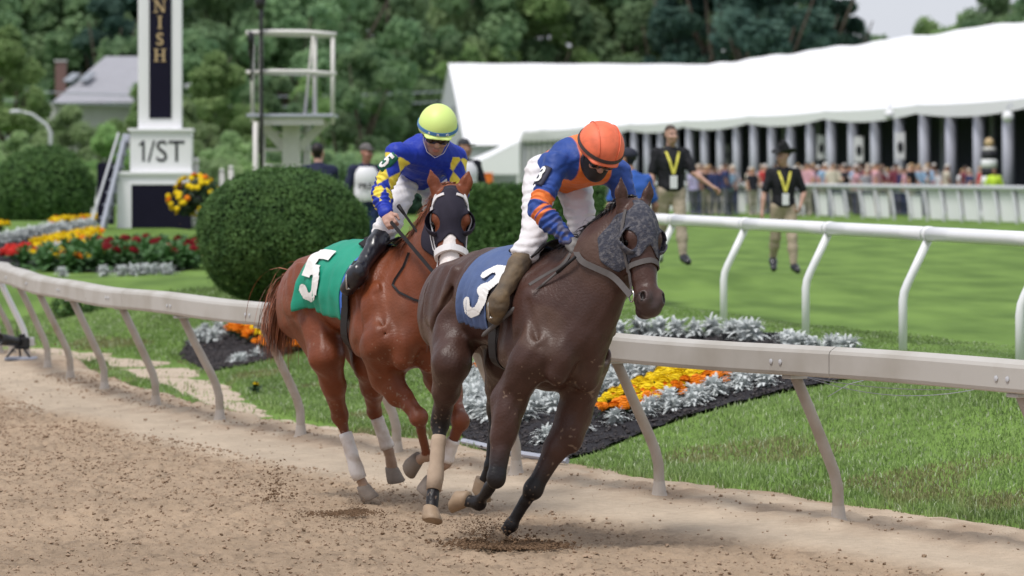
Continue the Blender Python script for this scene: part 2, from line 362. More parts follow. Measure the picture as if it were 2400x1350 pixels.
def build_terrain():
    ys = [20.0]
    while ys[-1] < 52: ys.append(ys[-1]+.03+.0016*max(0, ys[-1]-21))
    ys = np.array(ys); nc = 420; t = np.linspace(0, 1, nc)
    lo = -.128*ys-.5; hi = xr(ys)+1.4; X = lo[:, None]+(hi-lo)[:, None]*t[None]; Y = np.repeat(ys[:, None], nc, 1)
    X = X+.004*nr.normal(size=X.shape); Z = dirt_z(X, Y); hp_ = np.random.RandomState(8)
    for _ in range(230):                     # hoof prints
        y0 = 20.5+hp_.rand()**1.3*20; x0 = -.13*y0+hp_.rand()*(float(xr(y0))-.95+.13*y0); i0, i1 = np.searchsorted(ys, [y0-.16, y0+.16]); dx = (X[i0:i1]-x0)/.062; dy = (Y[i0:i1]-y0)/.085; r2 = dx*dx+dy*dy; Z[i0:i1] += .020*hp_.uniform(.5, 1.1)*(-np.exp(-r2)+.45*np.exp(-(np.sqrt(r2)-1.5)**2*3))
    v = np.stack([X, Y, Z], -1).reshape(-1, 3)
    d = rd(X, Y); loose = 1-sst(-1.15, -.75, d+.5*(vnoise(X*.9, Y*.5, 21)-.5))
    pale = np.array((.445, .362, .275)); brown = np.array((.345, .256, .178)); mud = np.array((.26, .17, .11))
    n = vnoise(X*.8, Y*.45, 31)*.6+vnoise(X*6, Y*3, 32)*.4
    c = pale+(brown-pale)*loose[..., None]; c = c*(.76+.46*n[..., None])
    e = (sst(-.5, .0, d)*vnoise(X*6, Y*3.5, 33))[..., None]; c = c*(1-.6*e)+mud*.6*e
    fr = sst(.55, .85, vnoise(X*30, Y*16, 34)*.6+vnoise(X*11, Y*6, 35)*.4)[..., None]*loose[..., None]; c = c*(1-.28*fr)
    obj('dirt_track', v, gridmesh(len(ys), nc), 'dirt', cols=c.reshape(-1, 3), kind='structure')
    # the same track carried on, coarser, to both sides and behind the camera
    yy = np.concatenate([np.linspace(-60, 20, 30), np.linspace(22, 160, 40)]); xx = []
    for y in yy:
        r = float(xr(y))+.3; l = r-34; xx.append(np.linspace(l, r, 14))
    xx = np.array(xx); v = np.stack([xx, np.repeat(yy[:, None], 14, 1), np.full(xx.shape, -.085)], -1).reshape(-1, 3)
    obj('dirt_track_far', v, gridmesh(len(yy), 14), 'dirt', cols=np.tile((.42, .32, .235), (len(v), 1)), kind='structure')
    ys = [19.0]
    while ys[-1] < 340: ys.append(ys[-1]*1.0045+.0)
    ys = np.array(ys); ds = np.concatenate([np.linspace(-.1, 1.5, 26), np.linspace(1.62, 8, 44), 8*1.13**np.arange(1, 28)]); D, Y = np.meshgrid(ds, ys)
    X = xr(Y)+D*np.sqrt(1+xrs(Y)**2); Z = lawn_z(X, Y)
    obj('infield_lawn', np.stack([X, Y, Z], -1).reshape(-1, 3), gridmesh(len(ys), len(ds)), 'lawn', kind='structure')
    g = 900; obj('ground', [(-g, -g, -.2), (g, -g, -.2), (g, g, -.2), (-g, g, -.2)], [(0, 1, 2, 3)], 'ground', kind='structure')
build_terrain()

# pale concrete drain slabs behind the left rail
def slabs():
    root = empty('drain_channel', (-3.5, 40, 0)); tag(root, kind='structure')
    y = 33.2; i = 0
    while y < 50:
        L = .62; x = float(xr(y)); s_ = xrs(y); t = nrm((s_, 1, 0)); n = V3(t[1], -t[0], 0); c = V3(x, y, 0)+n*(float(dch(y))+.03*rnd.uniform(-1, 1)); w = float(wch(y))*1.5
        R3 = np.array([n, t, (0, 0, 1)]).T; tilt = rnd.uniform(-.05, .05); R3 = R3@np.array(Matrix.Rotation(tilt, 3, 'Y'))
        MB().box(c+V3(0, 0, float(lawn_z(c[0], c[1]))-.02+rnd.uniform(-.01, .012)), (w, L*.95, .06), R3, bev=.015).build('slab', 'concrete', root); y += L*t[1]; i += 1
slabs()

# ---------------------------------------------------------------- grass blades
def blades():
    n = 400000; Y = 21.5+nr.rand(n)**1.7*32; D = .1+nr.rand(n)**1.2*7.2; X = xr(Y)+D*np.sqrt(1+xrs(Y)**2)
    wl = sst(31, 36, Y); ch = (np.abs(D-dch(Y)) < wch(Y)*.62) & (Y > 33)
    keep = (X > -.13*Y-.3) & (X < .13*Y+.3) & ~(ch & (nr.rand(n) > .06)) & (lawn_z(X, Y) > dirt_z(X, Y)-.01) & (vnoise(X*2.1, Y*2.1, 40)+nr.rand(n)*.6+sst(.3, 1.2, D) > .75)
    for poly in BEDS: keep &= ~pip(poly, X, Y)
    X, Y, D = X[keep], Y[keep], D[keep]; n = len(X); Z = lawn_z(X, Y)-.008
    h = (.018+.030*nr.rand(n))*(1+.7*vnoise(X*1.1, Y*.8, 41))*np.where(D < 1.1, 1.15, .9); h = np.where(D > 5.2, h*.55, h); w = .0028+.0024*nr.rand(n)+.00012*(Y-22)
    a = nr.rand(n)*6.283; le = nr.rand(n)*.8; dx, dy = np.cos(a), np.sin(a); b = nr.rand(n)*6.283; lx, ly = np.cos(b)*le*h, np.sin(b)*le*h
    P = np.stack([X, Y, Z], -1); Wd = np.stack([dx*w, dy*w, 0*w], -1); M = P+np.stack([lx*.35, ly*.35, h*.6], -1); T = P+np.stack([lx, ly, h*(1-.25*le)], -1)
    v = np.stack([P-Wd, P+Wd, M+Wd*.7, T, M-Wd*.7], 1).reshape(-1, 3); k = np.arange(n)[:, None]*5; f = np.concatenate([k+np.array([[0, 1, 2, 4]]), ], 0)
    f2 = k+np.array([[4, 2, 3, 3]])
    hue = vnoise(X*.7, Y*.5, 42)[:, None]; dry = (sst(.62, .8, vnoise(X*1.6, Y*1.3, 43))*(D < 2.2))[:, None]
    dark = sst(.35, .75, vnoise(X*1.0+9, Y*.6, 44))[:, None]
    c = (np.array((.17, .27, .07))*(1-hue)+np.array((.29, .39, .15))*hue)*(1-.25*dark)*(.8+.4*nr.rand(n, 1)); c = c*(1-.6*dry)+np.array((.27, .20, .12))*.6*dry
    pale = (nr.rand(n, 1) < .10); c = np.where(pale, np.array((.48, .54, .36)), c)
    quads = f; tris = k+np.array([[4, 2, 3]])
    me = bpy.data.meshes.new('grass'); v = v.astype(np.float32); me.vertices.add(len(v)); me.vertices.foreach_set('co', v.ravel())
    li = np.concatenate([quads.ravel(), tris.ravel()]).astype(np.int32); me.loops.add(len(li)); me.loops.foreach_set('vertex_index', li)
    ls = np.concatenate([np.arange(n)*4, 4*n+np.arange(n)*3]).astype(np.int32); me.polygons.add(2*n); me.polygons.foreach_set('loop_start', ls); me.update(calc_edges=True)
    at_ = me.color_attributes.new('Col', 'FLOAT_COLOR', 'POINT'); c4 = np.ones((len(v), 4), np.float32); c4[:, :3] = np.repeat(c, 5, 0); at_.data.foreach_set('color', c4.ravel())
    me.materials.append(MATS['blade']); o = bpy.data.objects.new('grass', me); COL.objects.link(o); tag(o, 'green grass blades covering the bank and turf behind the near rail', 'grass', kind='stuff')

# ---------------------------------------------------------------- the near rail
def post_y(px):
    a, b = 20., 52.
    for _ in range(50):
        m = (a+b)/2; p = 1200+FPX*float(xr(m))/m
        if p > px: a = m
        else: b = m
    return (a+b)/2
def near_rail():
    root = empty('track_rail', (float(xr(27)), 27, 0), 'long dust-stained white track rail with a deep flat beam between dirt and grass', 'rail')
    prof = [(-.075, -.085), (.07, -.085), (.085, -.075), (.085, .055), (.06, .085), (-.045, .092), (-.085, .07), (-.095, .05), (-.095, -.06), (-.088, -.078)]
    def rp(y): s_ = xrs(y); n = nrm((1, -s_, 0)); return V3(float(xr(y)), y, .972)-n*.335
    cuts = [17, 19.9, 23.5, 27.3, 31.2, 35.2, 40.3, 44.5, 49, 54, 60]
    for a, b in zip(cuts[:-1], cuts[1:]):
        ys = np.linspace(a+.004, b-.004, 14); pts = [rp(y)+V3(0, 0, .006*math.sin(y*1.7)+.006*math.sin(y*.6+1)) for y in ys]
        MB().tube(pts, 1., prof=[(-x, z) for x, z in prof], up=(0, 0, 1)).build('rail_beam', 'rail_dirty', root)
    ys = [post_y(p) for p in (3150, 2500, 1965, 1545, 1210, 930, 705, 515, 365, 245, 165, 112, 62, 28, -2)]
    for i, y in enumerate(ys):
        s_ = xrs(y); n = nrm((1, -s_, 0)); b = V3(float(xr(y)), y, 0); j = .012*rnd.uniform(-1, 1)
        pts = [b+V3(0, 0, -.12), b+V3(0, 0, .10), b+V3(0, 0, .22)-n*.005, b+V3(0, 0, .31)-n*.03, b+V3(0, 0, .40)-n*.07, b+V3(0, 0, .66)-n*(.20+j), b+V3(0, 0, .895)-n*(.315+j)]
        m = 'rail_white' if i == 12 else 'post_dirty'
        MB().tube(pts, [.036, .035, .034, .034, .034, .033, .033], 12).build('post', m, root, smooth=True)
        v = MB().lathe(b+V3(0, 0, -.04), [(.085+.02*rnd.random(), 0), (.062, .045), (.045, .085), (.036, .15), (.030, .16)], 12)
        v.build('post_foot', 'post_dirty', root, smooth=True); t3 = nrm((s_, 1, 0)); MB().box(b+V3(0, 0, .875)-n*(.312+j), (.12, .10, .022), np.array([n, t3, (0, 0, 1)]).T, bev=.005).build('bracket', 'rail_grey', root); [MB().lathe(b+V3(0, 0, .965)-n*.432+t3*e, [(.016, 0), (.016, .004), (.006, .007)], 8, axis=-n).build('bolt', 'rail_grey', root) for e in (-.05, .05)]
    m = MB()
    a, b = at(1885, 882, 23.9), at(2290, 912, 22.6)
    for sag, e in ((.07, V3(0, 0, 0)), (.028, V3(-.1, .0, .0))):
        m.tube([a+(b-a)*t+e*t+V3(0, 0, -4*sag*t*(1-t)) for t in np.linspace(0, 1, 14)], .0022, 5)
    m.tube([at(1940, 930, 23.8), at(1990, 900, 23.75), at(2030, 890, 23.7)], .0022, 5)
    m.build('wire', 'steel_grey', root)
near_rail()

# ---------------------------------------------------------------- the white turf rail
def turf_rail():
    P0, st = V3(3.35, 35.1, 0), V3(-.60, 3.25, 0)
    root = empty('turf_rail', (3.35, 35.1, TZ), 'clean white round pipe rail along the turf course on the right', 'rail')
    n = nrm((st[1], -st[0], 0)); g = lambda p: V3(p[0], p[1], float(lawn_z(p[0], p[1])))
    ks = [-3, -2, -1, 0, 1, 2, 3, 4]; top = lambda k: g(P0+st*k)*V3(1, 1, 0)+n*.23+V3(0, 0, TZ+1.0)
    for a, b in zip(ks[:-1], ks[1:]): MB().tube([top(a)+(top(b)-top(a))*t for t in (.004, .25, .5, .75, .996)], .062, 16).build('rail_pipe', 'rail_white', root, smooth=True)
    for k in ks:
        b = g(P0+st*k); pts = [b+V3(0, 0, -.1), b+V3(0, 0, .42), b+V3(0, 0, .50)+n*.012, b+V3(0, 0, .58)+n*.045, b+V3(0, 0, .66)+n*.085, b+V3(0, 0, .95)+n*.225]
        MB().tube(pts, .037, 12).build('post', 'rail_white', root, smooth=True)
        MB().tube([top(k)-nrm(st)*.06, top(k)+nrm(st)*.06], .067, 16).build('sleeve', 'rail_white', root, smooth=True)
turf_rail()

# ---------------------------------------------------------------- far fence, tents
def far_fence():
    A, B = at(1500, 398, 156)*V3(1, 1, 0), at(2560, 398, 112)*V3(1, 1, 0); L = np.linalg.norm(B-A); t = (B-A)/L; n = V3(-t[1], t[0], 0)
    root = empty('far_fence', (A+B)/2+V3(0, 0, TZ), 'pale grey crowd fence with slanted white boards in front of the spectators', 'fence')
    MB().tube([A+V3(0, 0, TZ+1.02), B+V3(0, 0, TZ+1.02)], .075, 8).build('top_rail', 'rail_grey', root)
    m = int(L/1.5)
    for i in range(m+1):
        p = A+t*(L*i/m)+V3(0, 0, TZ); MB().tube([p+t*.38+V3(0, 0, -.05), p+t*.36+V3(0, 0, .2), p+t*.2+V3(0, 0, .6), p+V3(0, 0, 1.0)], .05, 8).build('post', 'rail_grey', root)
        if i < m and (i % 3 != 1 or i > m-9):
            w = L/m-.12; h0 = .05; h1 = .72 if i < m-9 else .93; R3 = np.array([t, n, (0, 0, 1)]).T; q = p+n*.08
            sx = .33 if i >= m-9 else (.3 if i % 2 else .12); b0 = q+t*(.1+sx)+V3(0, 0, h0); ww = w if i >= m-9 else .72*w
            v = [b0, b0+t*ww*.92, b0+t*(ww*.92-sx)+V3(0, 0, h1), b0-t*sx+V3(0, 0, h1)]; v = v+[p_+n*.03 for p_ in v]
            MB().add(v, [(0, 1, 2, 3), (7, 6, 5, 4), (0, 4, 5, 1), (1, 5, 6, 2), (2, 6, 7, 3), (3, 7, 4, 0)]).build('board', 'white_paint', root)
        if i < m: MB().box(A+t*(L*(i+.5)/m)+n*.1+V3(0, 0, TZ+.86), (L/m*.8, .05, .05), np.array([t, n, (0, 0, 1)]).T).build('crossbar', 'rail_grey', root)
far_fence()

EX = lambda y: 17.1-.138*(y-137)
def tent_a():
    root = empty('marquee', (EX(180)+8, 180, TZ), 'huge long white marquee with a scalloped eave on a row of grey columns', 'tent')
    n = nrm((1, .138, 0)); t = nrm((-.138, 1, 0)); y0, y1 = 104., 256.; e = lambda y: V3(EX(y), y, 0)
    ys = np.linspace(y0, y1, 153); fr = np.linspace(0, 1, 12); v = []
    for y in ys:
        bay = (y-y0) % 16/16; sag = .12*math.sin(math.pi*bay)**.6; lump = .045*math.sin(y*.39)+.03*math.sin(y*.78+1)
        for f in fr: v.append(e(y)+n*10*f+V3(0, 0, 4.5+(8.45-4.5)*f**.92+sag*(1-f)*-.6+lump*f+.05*math.sin(y*1.57)*f*(1-f)))
    obj('roof', np.array(v), gridmesh(len(ys), 12)[:, ::-1], 'tent_white', root)
    v = []
    for y in ys:
        for f in fr: v.append(e(y)+n*(20-10*f)+V3(0, 0, 4.5+(8.4-4.5)*f**.92))
    obj('roof', np.array(v), gridmesh(len(ys), 12), 'tent_white', root)
    v = []
    for y in ys:
        bay = (y-y0) % 16/16; s0 = .12*math.sin(math.pi*bay)**.6*.6; dr = .32+.14*math.sin(math.pi*bay)
        for d_ in (0, .5, 1): v.append(e(y)-n*.06+V3(0, 0, 4.49-s0-d_*dr))
    obj('valance', np.array(v), gridmesh(len(ys), 3)[:, ::-1], 'tent_white', root)
    for i, y in enumerate(np.arange(y0, y1+.1, 4.)):
        if y > 228: continue
        MB().tube([e(y)+n*.3+V3(0, 0, TZ-.1), e(y)+n*.3+V3(0, 0, 4.4)], .22, 12).build('column', 'column_grey', root, smooth=True)
        if i % 2 == 0: MB().tube([e(y)+n*5+V3(0, 0, TZ-.1), e(y)+n*5+V3(0, 0, 5.8)], .13, 8).build('inner_column', 'column_grey', root)
    w = lambda d: [e(y0)+n*d+V3(0, 0, TZ-.05), e(y1)+n*d+V3(0, 0, TZ-.05), e(y1)+n*d+V3(0, 0, 5.0), e(y0)+n*d+V3(0, 0, 5.0)]
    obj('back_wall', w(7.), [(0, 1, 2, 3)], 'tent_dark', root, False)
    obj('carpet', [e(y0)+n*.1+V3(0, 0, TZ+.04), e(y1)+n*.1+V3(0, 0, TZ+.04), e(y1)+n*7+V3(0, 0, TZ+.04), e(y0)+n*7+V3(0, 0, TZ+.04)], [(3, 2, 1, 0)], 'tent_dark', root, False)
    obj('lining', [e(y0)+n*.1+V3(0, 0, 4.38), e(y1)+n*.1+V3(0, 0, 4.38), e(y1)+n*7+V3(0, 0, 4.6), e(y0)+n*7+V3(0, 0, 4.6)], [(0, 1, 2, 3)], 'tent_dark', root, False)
    # glazed far bays
    R3 = np.array([n, t, (0, 0, 1)]).T
    for y in np.arange(229, 257, 2.3):
        MB().box(e(y)+n*.12+V3(0, 0, 2.35), (.12, .35, 3.7), R3).build('glazing_post', 'white_paint', root)
        MB().box(e(y+1.15)+n*.2+V3(0, 0, 2.2), (.05, 1.8, 3.3), R3).build('pane', 'glass_grey', root)
    MB().box(e(242.5)+n*.1+V3(0, 0, 4.0), (.3, 29, .35), R3).build('glazing_beam', 'white_paint', root)
    g = [e(y1)+V3(0, 0, TZ), e(y1)+n*20+V3(0, 0, TZ), e(y1)+n*20+V3(0, 0, 4.5), e(y1)+n*10+V3(0, 0, 8.4), e(y1)+V3(0, 0, 4.5)]
    obj('gable', g, [(0, 1, 2, 3, 4)], 'tent_grey', root, False)
    # things hung on the columns
    for j, (px, py, yy) in enumerate([(1700, 362, 204), (1770, 352, 191), (1925, 345, 171), (2013, 350, 162), (2110, 342, 154)]):
        p = at(px, py, yy); b = empty('banner', p-V3(0, 0, .5), ['narrow white banner with dark emblem, leftmost of five on the marquee columns', 'narrow white banner with dark emblem, second from left on the marquee columns', 'narrow white banner with dark emblem, middle one on the marquee columns', 'narrow white banner with dark emblem, fourth from left on the marquee columns', 'narrow white banner with dark emblem, rightmost on the marquee columns'][j], 'banner', 'banners on the marquee columns')
        MB().box(p, (.36, .04, 1.0), bev=.01).build('cloth', 'white_paint', b); MB().lathe(p-V3(0, .03, .05), [(.01, -.005), (.12, 0), (.12, .004), (.01, .006)], 8, axis=(0, -1, 0), sy=1.9).build('emblem', 'letter_black', b)
    for j, (px, py, yy) in enumerate([(1662, 303, 207), (1856, 292, 178), (2084, 268, 154), (2362, 274, 135)]):
        p = at(px, py, yy); b = empty('globe_lamp', p, ['round white globe lamp, leftmost under the marquee eave', 'round white globe lamp under the marquee eave above the cowboy hat', 'round white globe lamp under the marquee eave, second from right', 'round white globe lamp, rightmost under the marquee eave'][j], 'lamp', 'globe lamps under the marquee eave')
        r = .2; MB().lathe(p, [(.02, -r), (r*.7, -r*.7), (r, 0), (r*.7, r*.7), (.02, r)], 14).build('globe', 'white_paint', b, True); MB().tube([p+V3(0, 0, .18), p+V3(0, 0, .35), p+V3(.18, .2, .42)], .03, 6).build('bracket', 'column_grey', b)
tent_a()
def tent_b():
    root = empty('gable_tent', (5, 290, TZ), 'white gabled tent end rising behind the jockey in blue and yellow', 'tent')
    a = V3(.994, .11, 0); n = V3(-.11, .994, 0); P = V3(-4.53, 290, 0); q = lambda u, d, z: P+a*u+n*d+V3(0, 0, z)
    v = []; us = np.linspace(0, 19.1, 25); fr = np.linspace(-1, 1, 15)
    for u in us:
        for f in fr: v.append(q(u, 12*f, 3.75+(5.86+.02*math.sin(u*1.3))*(1-abs(f)**1.08)))
    obj('roof', v, gridmesh(25, 15)[:, ::-1], 'tent_white', root)
    obj('gable', [q(.05, -11.8, TZ), q(.05, 11.8, TZ), q(.05, 11.8, 3.7), q(.05, 0, 9.5), q(.05, -11.8, 3.7)], [(4, 3, 2, 1, 0)], 'tent_grey', root, False)
    obj('front_wall', [q(0, -11.8, TZ), q(19.1, -11.8, TZ), q(19.1, -11.8, 3.7), q(0, -11.8, 3.7)], [(0, 1, 2, 3)], 'tent_grey', root, False)
    MB().box(q(.0, -4, 6.2), (.12, .5, .6), np.array([a, n, (0, 0, 1)]).T).build('vent', 'glass_grey', root)
    # small mono-pitch canopy in front
    c = empty('canopy', at(1150, 420, 150)*V3(1, 1, 0)+V3(0, 0, TZ), 'small low white canopy tent behind the hedge between the two jockeys', 'tent')
    l, r_ = at(1078, 396, 150), at(1218, 330, 150); b = V3(0, 4, .2)
    m = MB(); mid = (l+r_)/2+V3(0, 0, -.05); m.add([l, mid, r_, r_+b, mid+b, l+b]+[p-V3(0, 0, .05) for p in (l, mid, r_, r_+b, mid+b, l+b)], [(0, 1, 4, 5), (1, 2, 3, 4), (6, 11, 10, 7), (7, 10, 9, 8), (0, 6, 7, 1), (1, 7, 8, 2), (2, 8, 9, 3), (5, 11, 6, 0)]).build('canopy_roof', 'tent_white', c)
    m = MB(); rr = V3(r_[0], r_[1], l[2]); m.add([l+V3(0, -.02, .0), rr+V3(0, -.02, 0), r_+V3(0, -.02, -.06), mid+V3(0, -.02, -.06)], [(0, 1, 2, 3)]).build('gable', 'tent_white', c)
    m.v, m.f = [], []; m.box((l+rr)/2+V3(0, 0, -.1), (2.2, .04, .2)).build('valance', 'tent_white', c)
    for p in (l+V3(.05, .05, 0), V3(r_[0]-.05, r_[1]+.05, l[2]), l+b+V3(.05, -.1, 0), V3(r_[0]-.05, r_[1]+3.9, l[2])): MB().box(V3(p[0], p[1], (TZ+p[2])/2), (.09, .09, p[2]-TZ)).build('leg', 'white_paint', c)
    MB().box(V3((l+r_)[0]/2, 153.5, 1.2), (2.1, .05, 1.4)).build('back_cloth', 'tent_grey', c)
    p = at(1139, 418, 140); o = empty('orange_bin', p-V3(0, 0, .9), 'bright orange box showing above the hedge under the white canopy', 'box')
    MB().box(p-V3(0, 0, .35), (.47, .4, 1.0), bev=.03).build('bin_body', mk('orange_plastic', (.72, .16, .015), .5, .08), o); MB().box(p+V3(0, 0, .17), (.5, .43, .05), bev=.02).build('lid', 'orange_plastic', o)
tent_b()
# ---------------------------------------------------------------- trees
def leaf_cloud(centers, radii, n, size, seed, up=.25, shell=.55):
    g = np.random.RandomState(seed); k = len(centers); w = np.array([r**2 for r in radii]); idx = g.choice(k, n, p=w/w.sum())
    d = g.normal(size=(n, 3)); d /= np.linalg.norm(d, axis=1)[:, None]; r = np.array(radii)[idx]*(shell+(1-shell)*g.rand(n)); P = np.array(centers)[idx]+d*r[:, None]*np.array((1, 1, .8))
    N = d*.8+g.normal(size=(n, 3))*.6+np.array((0, 0, up)); N /= np.linalg.norm(N, axis=1)[:, None]
    A = np.cross(N, g.normal(size=(n, 3))); A /= np.linalg.norm(A, axis=1)[:, None]; B = np.cross(N, A); s_ = size*(.6+.8*g.rand(n))[:, None]
    v = np.stack([P-A*s_, P+B*s_*.55+N*s_*.15, P+A*s_, P-B*s_*.55+N*s_*.15], 1).reshape(-1, 3); f = np.arange(4*n).reshape(-1, 4); return v, f
def tree_proto(seed, H, W_, kind):
    g = np.random.RandomState(seed); root = empty('deciduous_tree', (0, 0, 0)); th = H*.3; m = MB(); tips = []
    m.tube([(0, 0, -.3), (0, 0, th*.5), (.05*g.normal(), .05*g.normal(), th)], [.032*H, .022*H, .019*H], 9)
    for i in range(9):
        a = i*2.4+g.rand(); z0 = th*(.6+.9*g.rand()); rr = W_*.42*(.4+.6*g.rand()); e = V3(math.cos(a)*rr, math.sin(a)*rr, H*(.45+.4*g.rand())); mid = V3(e[0]*.45, e[1]*.45, z0+(e[2]-z0)*.4)
        m.tube([(0, 0, z0), mid, e], [.011*H, .008*H, .003*H], 6)
    m.build('trunk', 'bark', root, True)
    C, Rr = [], []
    for i in range(46):
        z = g.rand(); prof = math.sin(math.pi*min(1, (.12+z*.92)))**.6 if kind != 2 else (1-z)**.7+.08
        a = g.rand()*6.283; q = (g.rand()**.5)*.5*W_*prof; C.append((math.cos(a)*q, math.sin(a)*q, H*(.1+.86*z))); Rr.append(W_*(.07+.085*g.rand())*(1 if kind != 2 else .8))
    v, f = leaf_cloud(C, Rr, 9000, .0155*H+.05, seed+1); me = obj('crown', v, f, LEAVES[kind], root, False); return root
def trees():
    protos = [tree_proto(1, 15, 10, 0), tree_proto(2, 14, 9, 1), tree_proto(3, 17, 8, 2), tree_proto(4, 9, 7.5, 3), tree_proto(5, 16, 11, 0), tree_proto(6, 10, 7, 1), tree_proto(7, 18, 12, 2)]
    PH = [15, 14, 17, 9, 16, 10, 18]
    kindname = ['mid green broadleaf tree', 'light green broadleaf tree', 'dark bluish evergreen tree', 'pale yellow-green young tree', 'mid green spreading tree', 'light green small tree', 'very dark tall tree']
    # (px, py of crown top, distance, prototype, where)
    T = [(-60, -60, 215, 0, 'at the far left edge'), (20, 62, 190, 1, 'left of the grey house roof'), (60, -80, 275, 4, 'behind the far-left tree'), (190, -130, 275, 4, 'above the grey house roof'),
         (245, -60, 262, 2, 'just left of the finish tower'), (330, -160, 275, 6, 'behind the finish tower'), (440, -150, 250, 4, 'right of the top of the finish tower'), (505, 120, 175, 1, 'between the finish tower and the steel platform'),
         (560, -110, 255, 0, 'above and left of the steel platform'), (335, 195, 165, 5, 'in front of the right end of the grey roof'), (165, 240, 150, 3, 'below the grey house roof'), (45, 300, 140, 3, 'beside the street lamp at left'),
         (250, 285, 145, 5, 'just left of the finish tower base'), (665, -90, 250, 4, 'behind the steel platform'), (640, 150, 185, 0, 'low behind the steel platform floor'), (770, -150, 265, 0, 'right of the steel platform top'),
         (725, 175, 200, 1, 'right behind the steel platform'), (850, 85, 215, 0, 'left of the yellow helmet'), (890, -120, 310, 4, 'above the yellow helmet'), (985, 110, 325, 5, 'touching the left end of the gabled tent'),
         (1010, -100, 330, 3, 'with a brownish crown above the gabled tent'), (1130, -140, 330, 4, 'behind the left half of the gabled tent'), (1090, 105, 320, 5, 'low over the gabled tent ridge'), (1250, -60, 330, 1, 'over the middle of the gabled tent ridge'),
         (1330, -160, 335, 0, 'over the middle of the gabled tent'), (1420, -30, 335, 1, 'above the orange helmet'), (1480, -170, 335, 0, 'above and right of the orange helmet'), (1600, -120, 325, 2, 'left of the marquee ridge end'),
         (1690, -190, 325, 6, 'over the far end of the marquee'), (1560, -60, 330, 4, 'behind the dark evergreens'), (1800, -150, 290, 6, 'over the marquee roof left of the sky gap'), (1890, -190, 300, 6, 'nearest the sky gap'),
         (1960, -60, 300, 2, 'low beside the sky gap'), (2060, 75, 420, 0, 'small and hazy under the sky gap'), (2170, 45, 430, 5, 'small and distant in the sky gap'), (2330, -30, 330, 4, 'right of the sky gap over the marquee'), (2270, 30, 350, 1, 'right under the sky gap'), (2480, -60, 320, 0, 'at the far right edge'),
         (600, 240, 150, 5, 'low between tower and platform'), (430, 230, 150, 3, 'right beside the finish tower'), (800, 250, 175, 0, 'low right of the platform, behind the capped men'), (900, 215, 310, 4, 'behind the jockey in blue and yellow'), (540, 300, 130, 3, 'low left of the platform legs'), (700, 280, 140, 0, 'low behind the platform legs'),(450, 60, 225, 0, 'behind the finish tower column'), (985, 215, 318, 0, 'low left of the gabled tent')]
    used = set()
    for i, (px, py, Y, k, where) in enumerate(T):
        tip = at(px, py, Y); h = tip[2]-TZ; sc = h/PH[k]; sw = sc if sc < 1.25 else 1.1+.3*(sc-1); b = V3(tip[0], Y, TZ-.1)
        if k in used: o = copy_tree(protos[k], None, b, rnd.random()*6.28, (sw, sw, sc))
        else: o = protos[k]; o.location = Vector(b); o.scale = (sw, sw, sc); o.rotation_euler = (0, 0, rnd.random()*6.28); used.add(k)
        tag(o, kindname[k]+' '+where, 'tree', 'trees behind the track')
trees()
def woods():     # far mass of leaves closing the gaps between the trees
    C, Rr = [], []
    for i in range(260):
        px = -150+rnd.random()*2150; Y = rnd.uniform(335, 385); p = at(px, rnd.uniform(-60, 390), Y)
        if px > 1900: continue
        C.append(p); Rr.append(rnd.uniform(2.2, 4))
    v, f = leaf_cloud(C, Rr, 52000, .5, 77); obj('far_wood', v, f, LEAVES[0], smooth=False, label='far green wood filling the gaps behind the trees', cat='wood', kind='stuff')
woods()
def shrubs():
    k = 0
    for px, py, Y, w in ((-20, 392, 128, 3), (60, 388, 150, 3.5), (150, 390, 132, 3), (240, 365, 160, 2.5), (470, 372, 125, 3), (560, 365, 135, 3.2), (650, 372, 128, 3), (740, 352, 150, 3.4), (830, 345, 160, 3.6), (900, 352, 165, 3.4), (960, 340, 180, 3.5), (420, 352, 150, 3.2), (1030, 352, 240, 4), (985, 372, 140, 2.4), (530, 340, 165, 4), (690, 335, 175, 4), (1080, 385, 230, 3)):
        p = at(px, py, Y); h_ = max(1.2, p[2]-TZ); b = V3(p[0], Y, TZ-.1); r = empty('shrub', b, 'green leafy shrub number'[:17]+' '+['at the far left edge', 'left of the left round bush', 'behind the left round bush', 'between the left round bush and the stair', 'right of the hanging flower basket', 'left of the platform column', 'under the steel platform', 'right of the platform column', 'beside the navy-jacketed man', 'beside the white-bibbed man', 'behind the yellow-helmeted jockey arm', 'right behind the finish tower', 'at the foot of the gabled tent', 'low behind the yellow-helmeted jockey', 'farther back left of the platform', 'farther back behind the platform', 'under the gabled tent corner'][k], 'shrub', 'shrubs under the trees'); k += 1
        v, f = leaf_cloud([b+V3(rnd.uniform(-w*.4, w*.4), rnd.uniform(-.6, .6), h_*rnd.uniform(.25, .8)) for _ in range(14)], [h_*.28+.2]*14, 2600, .13, 100+k); obj('foliage', v, f, LEAVES[(k*7) % 4], r, False); MB().tube([b, b+V3(0, 0, h_*.5)], .05, 5).build('stem', 'bark', r)
shrubs()

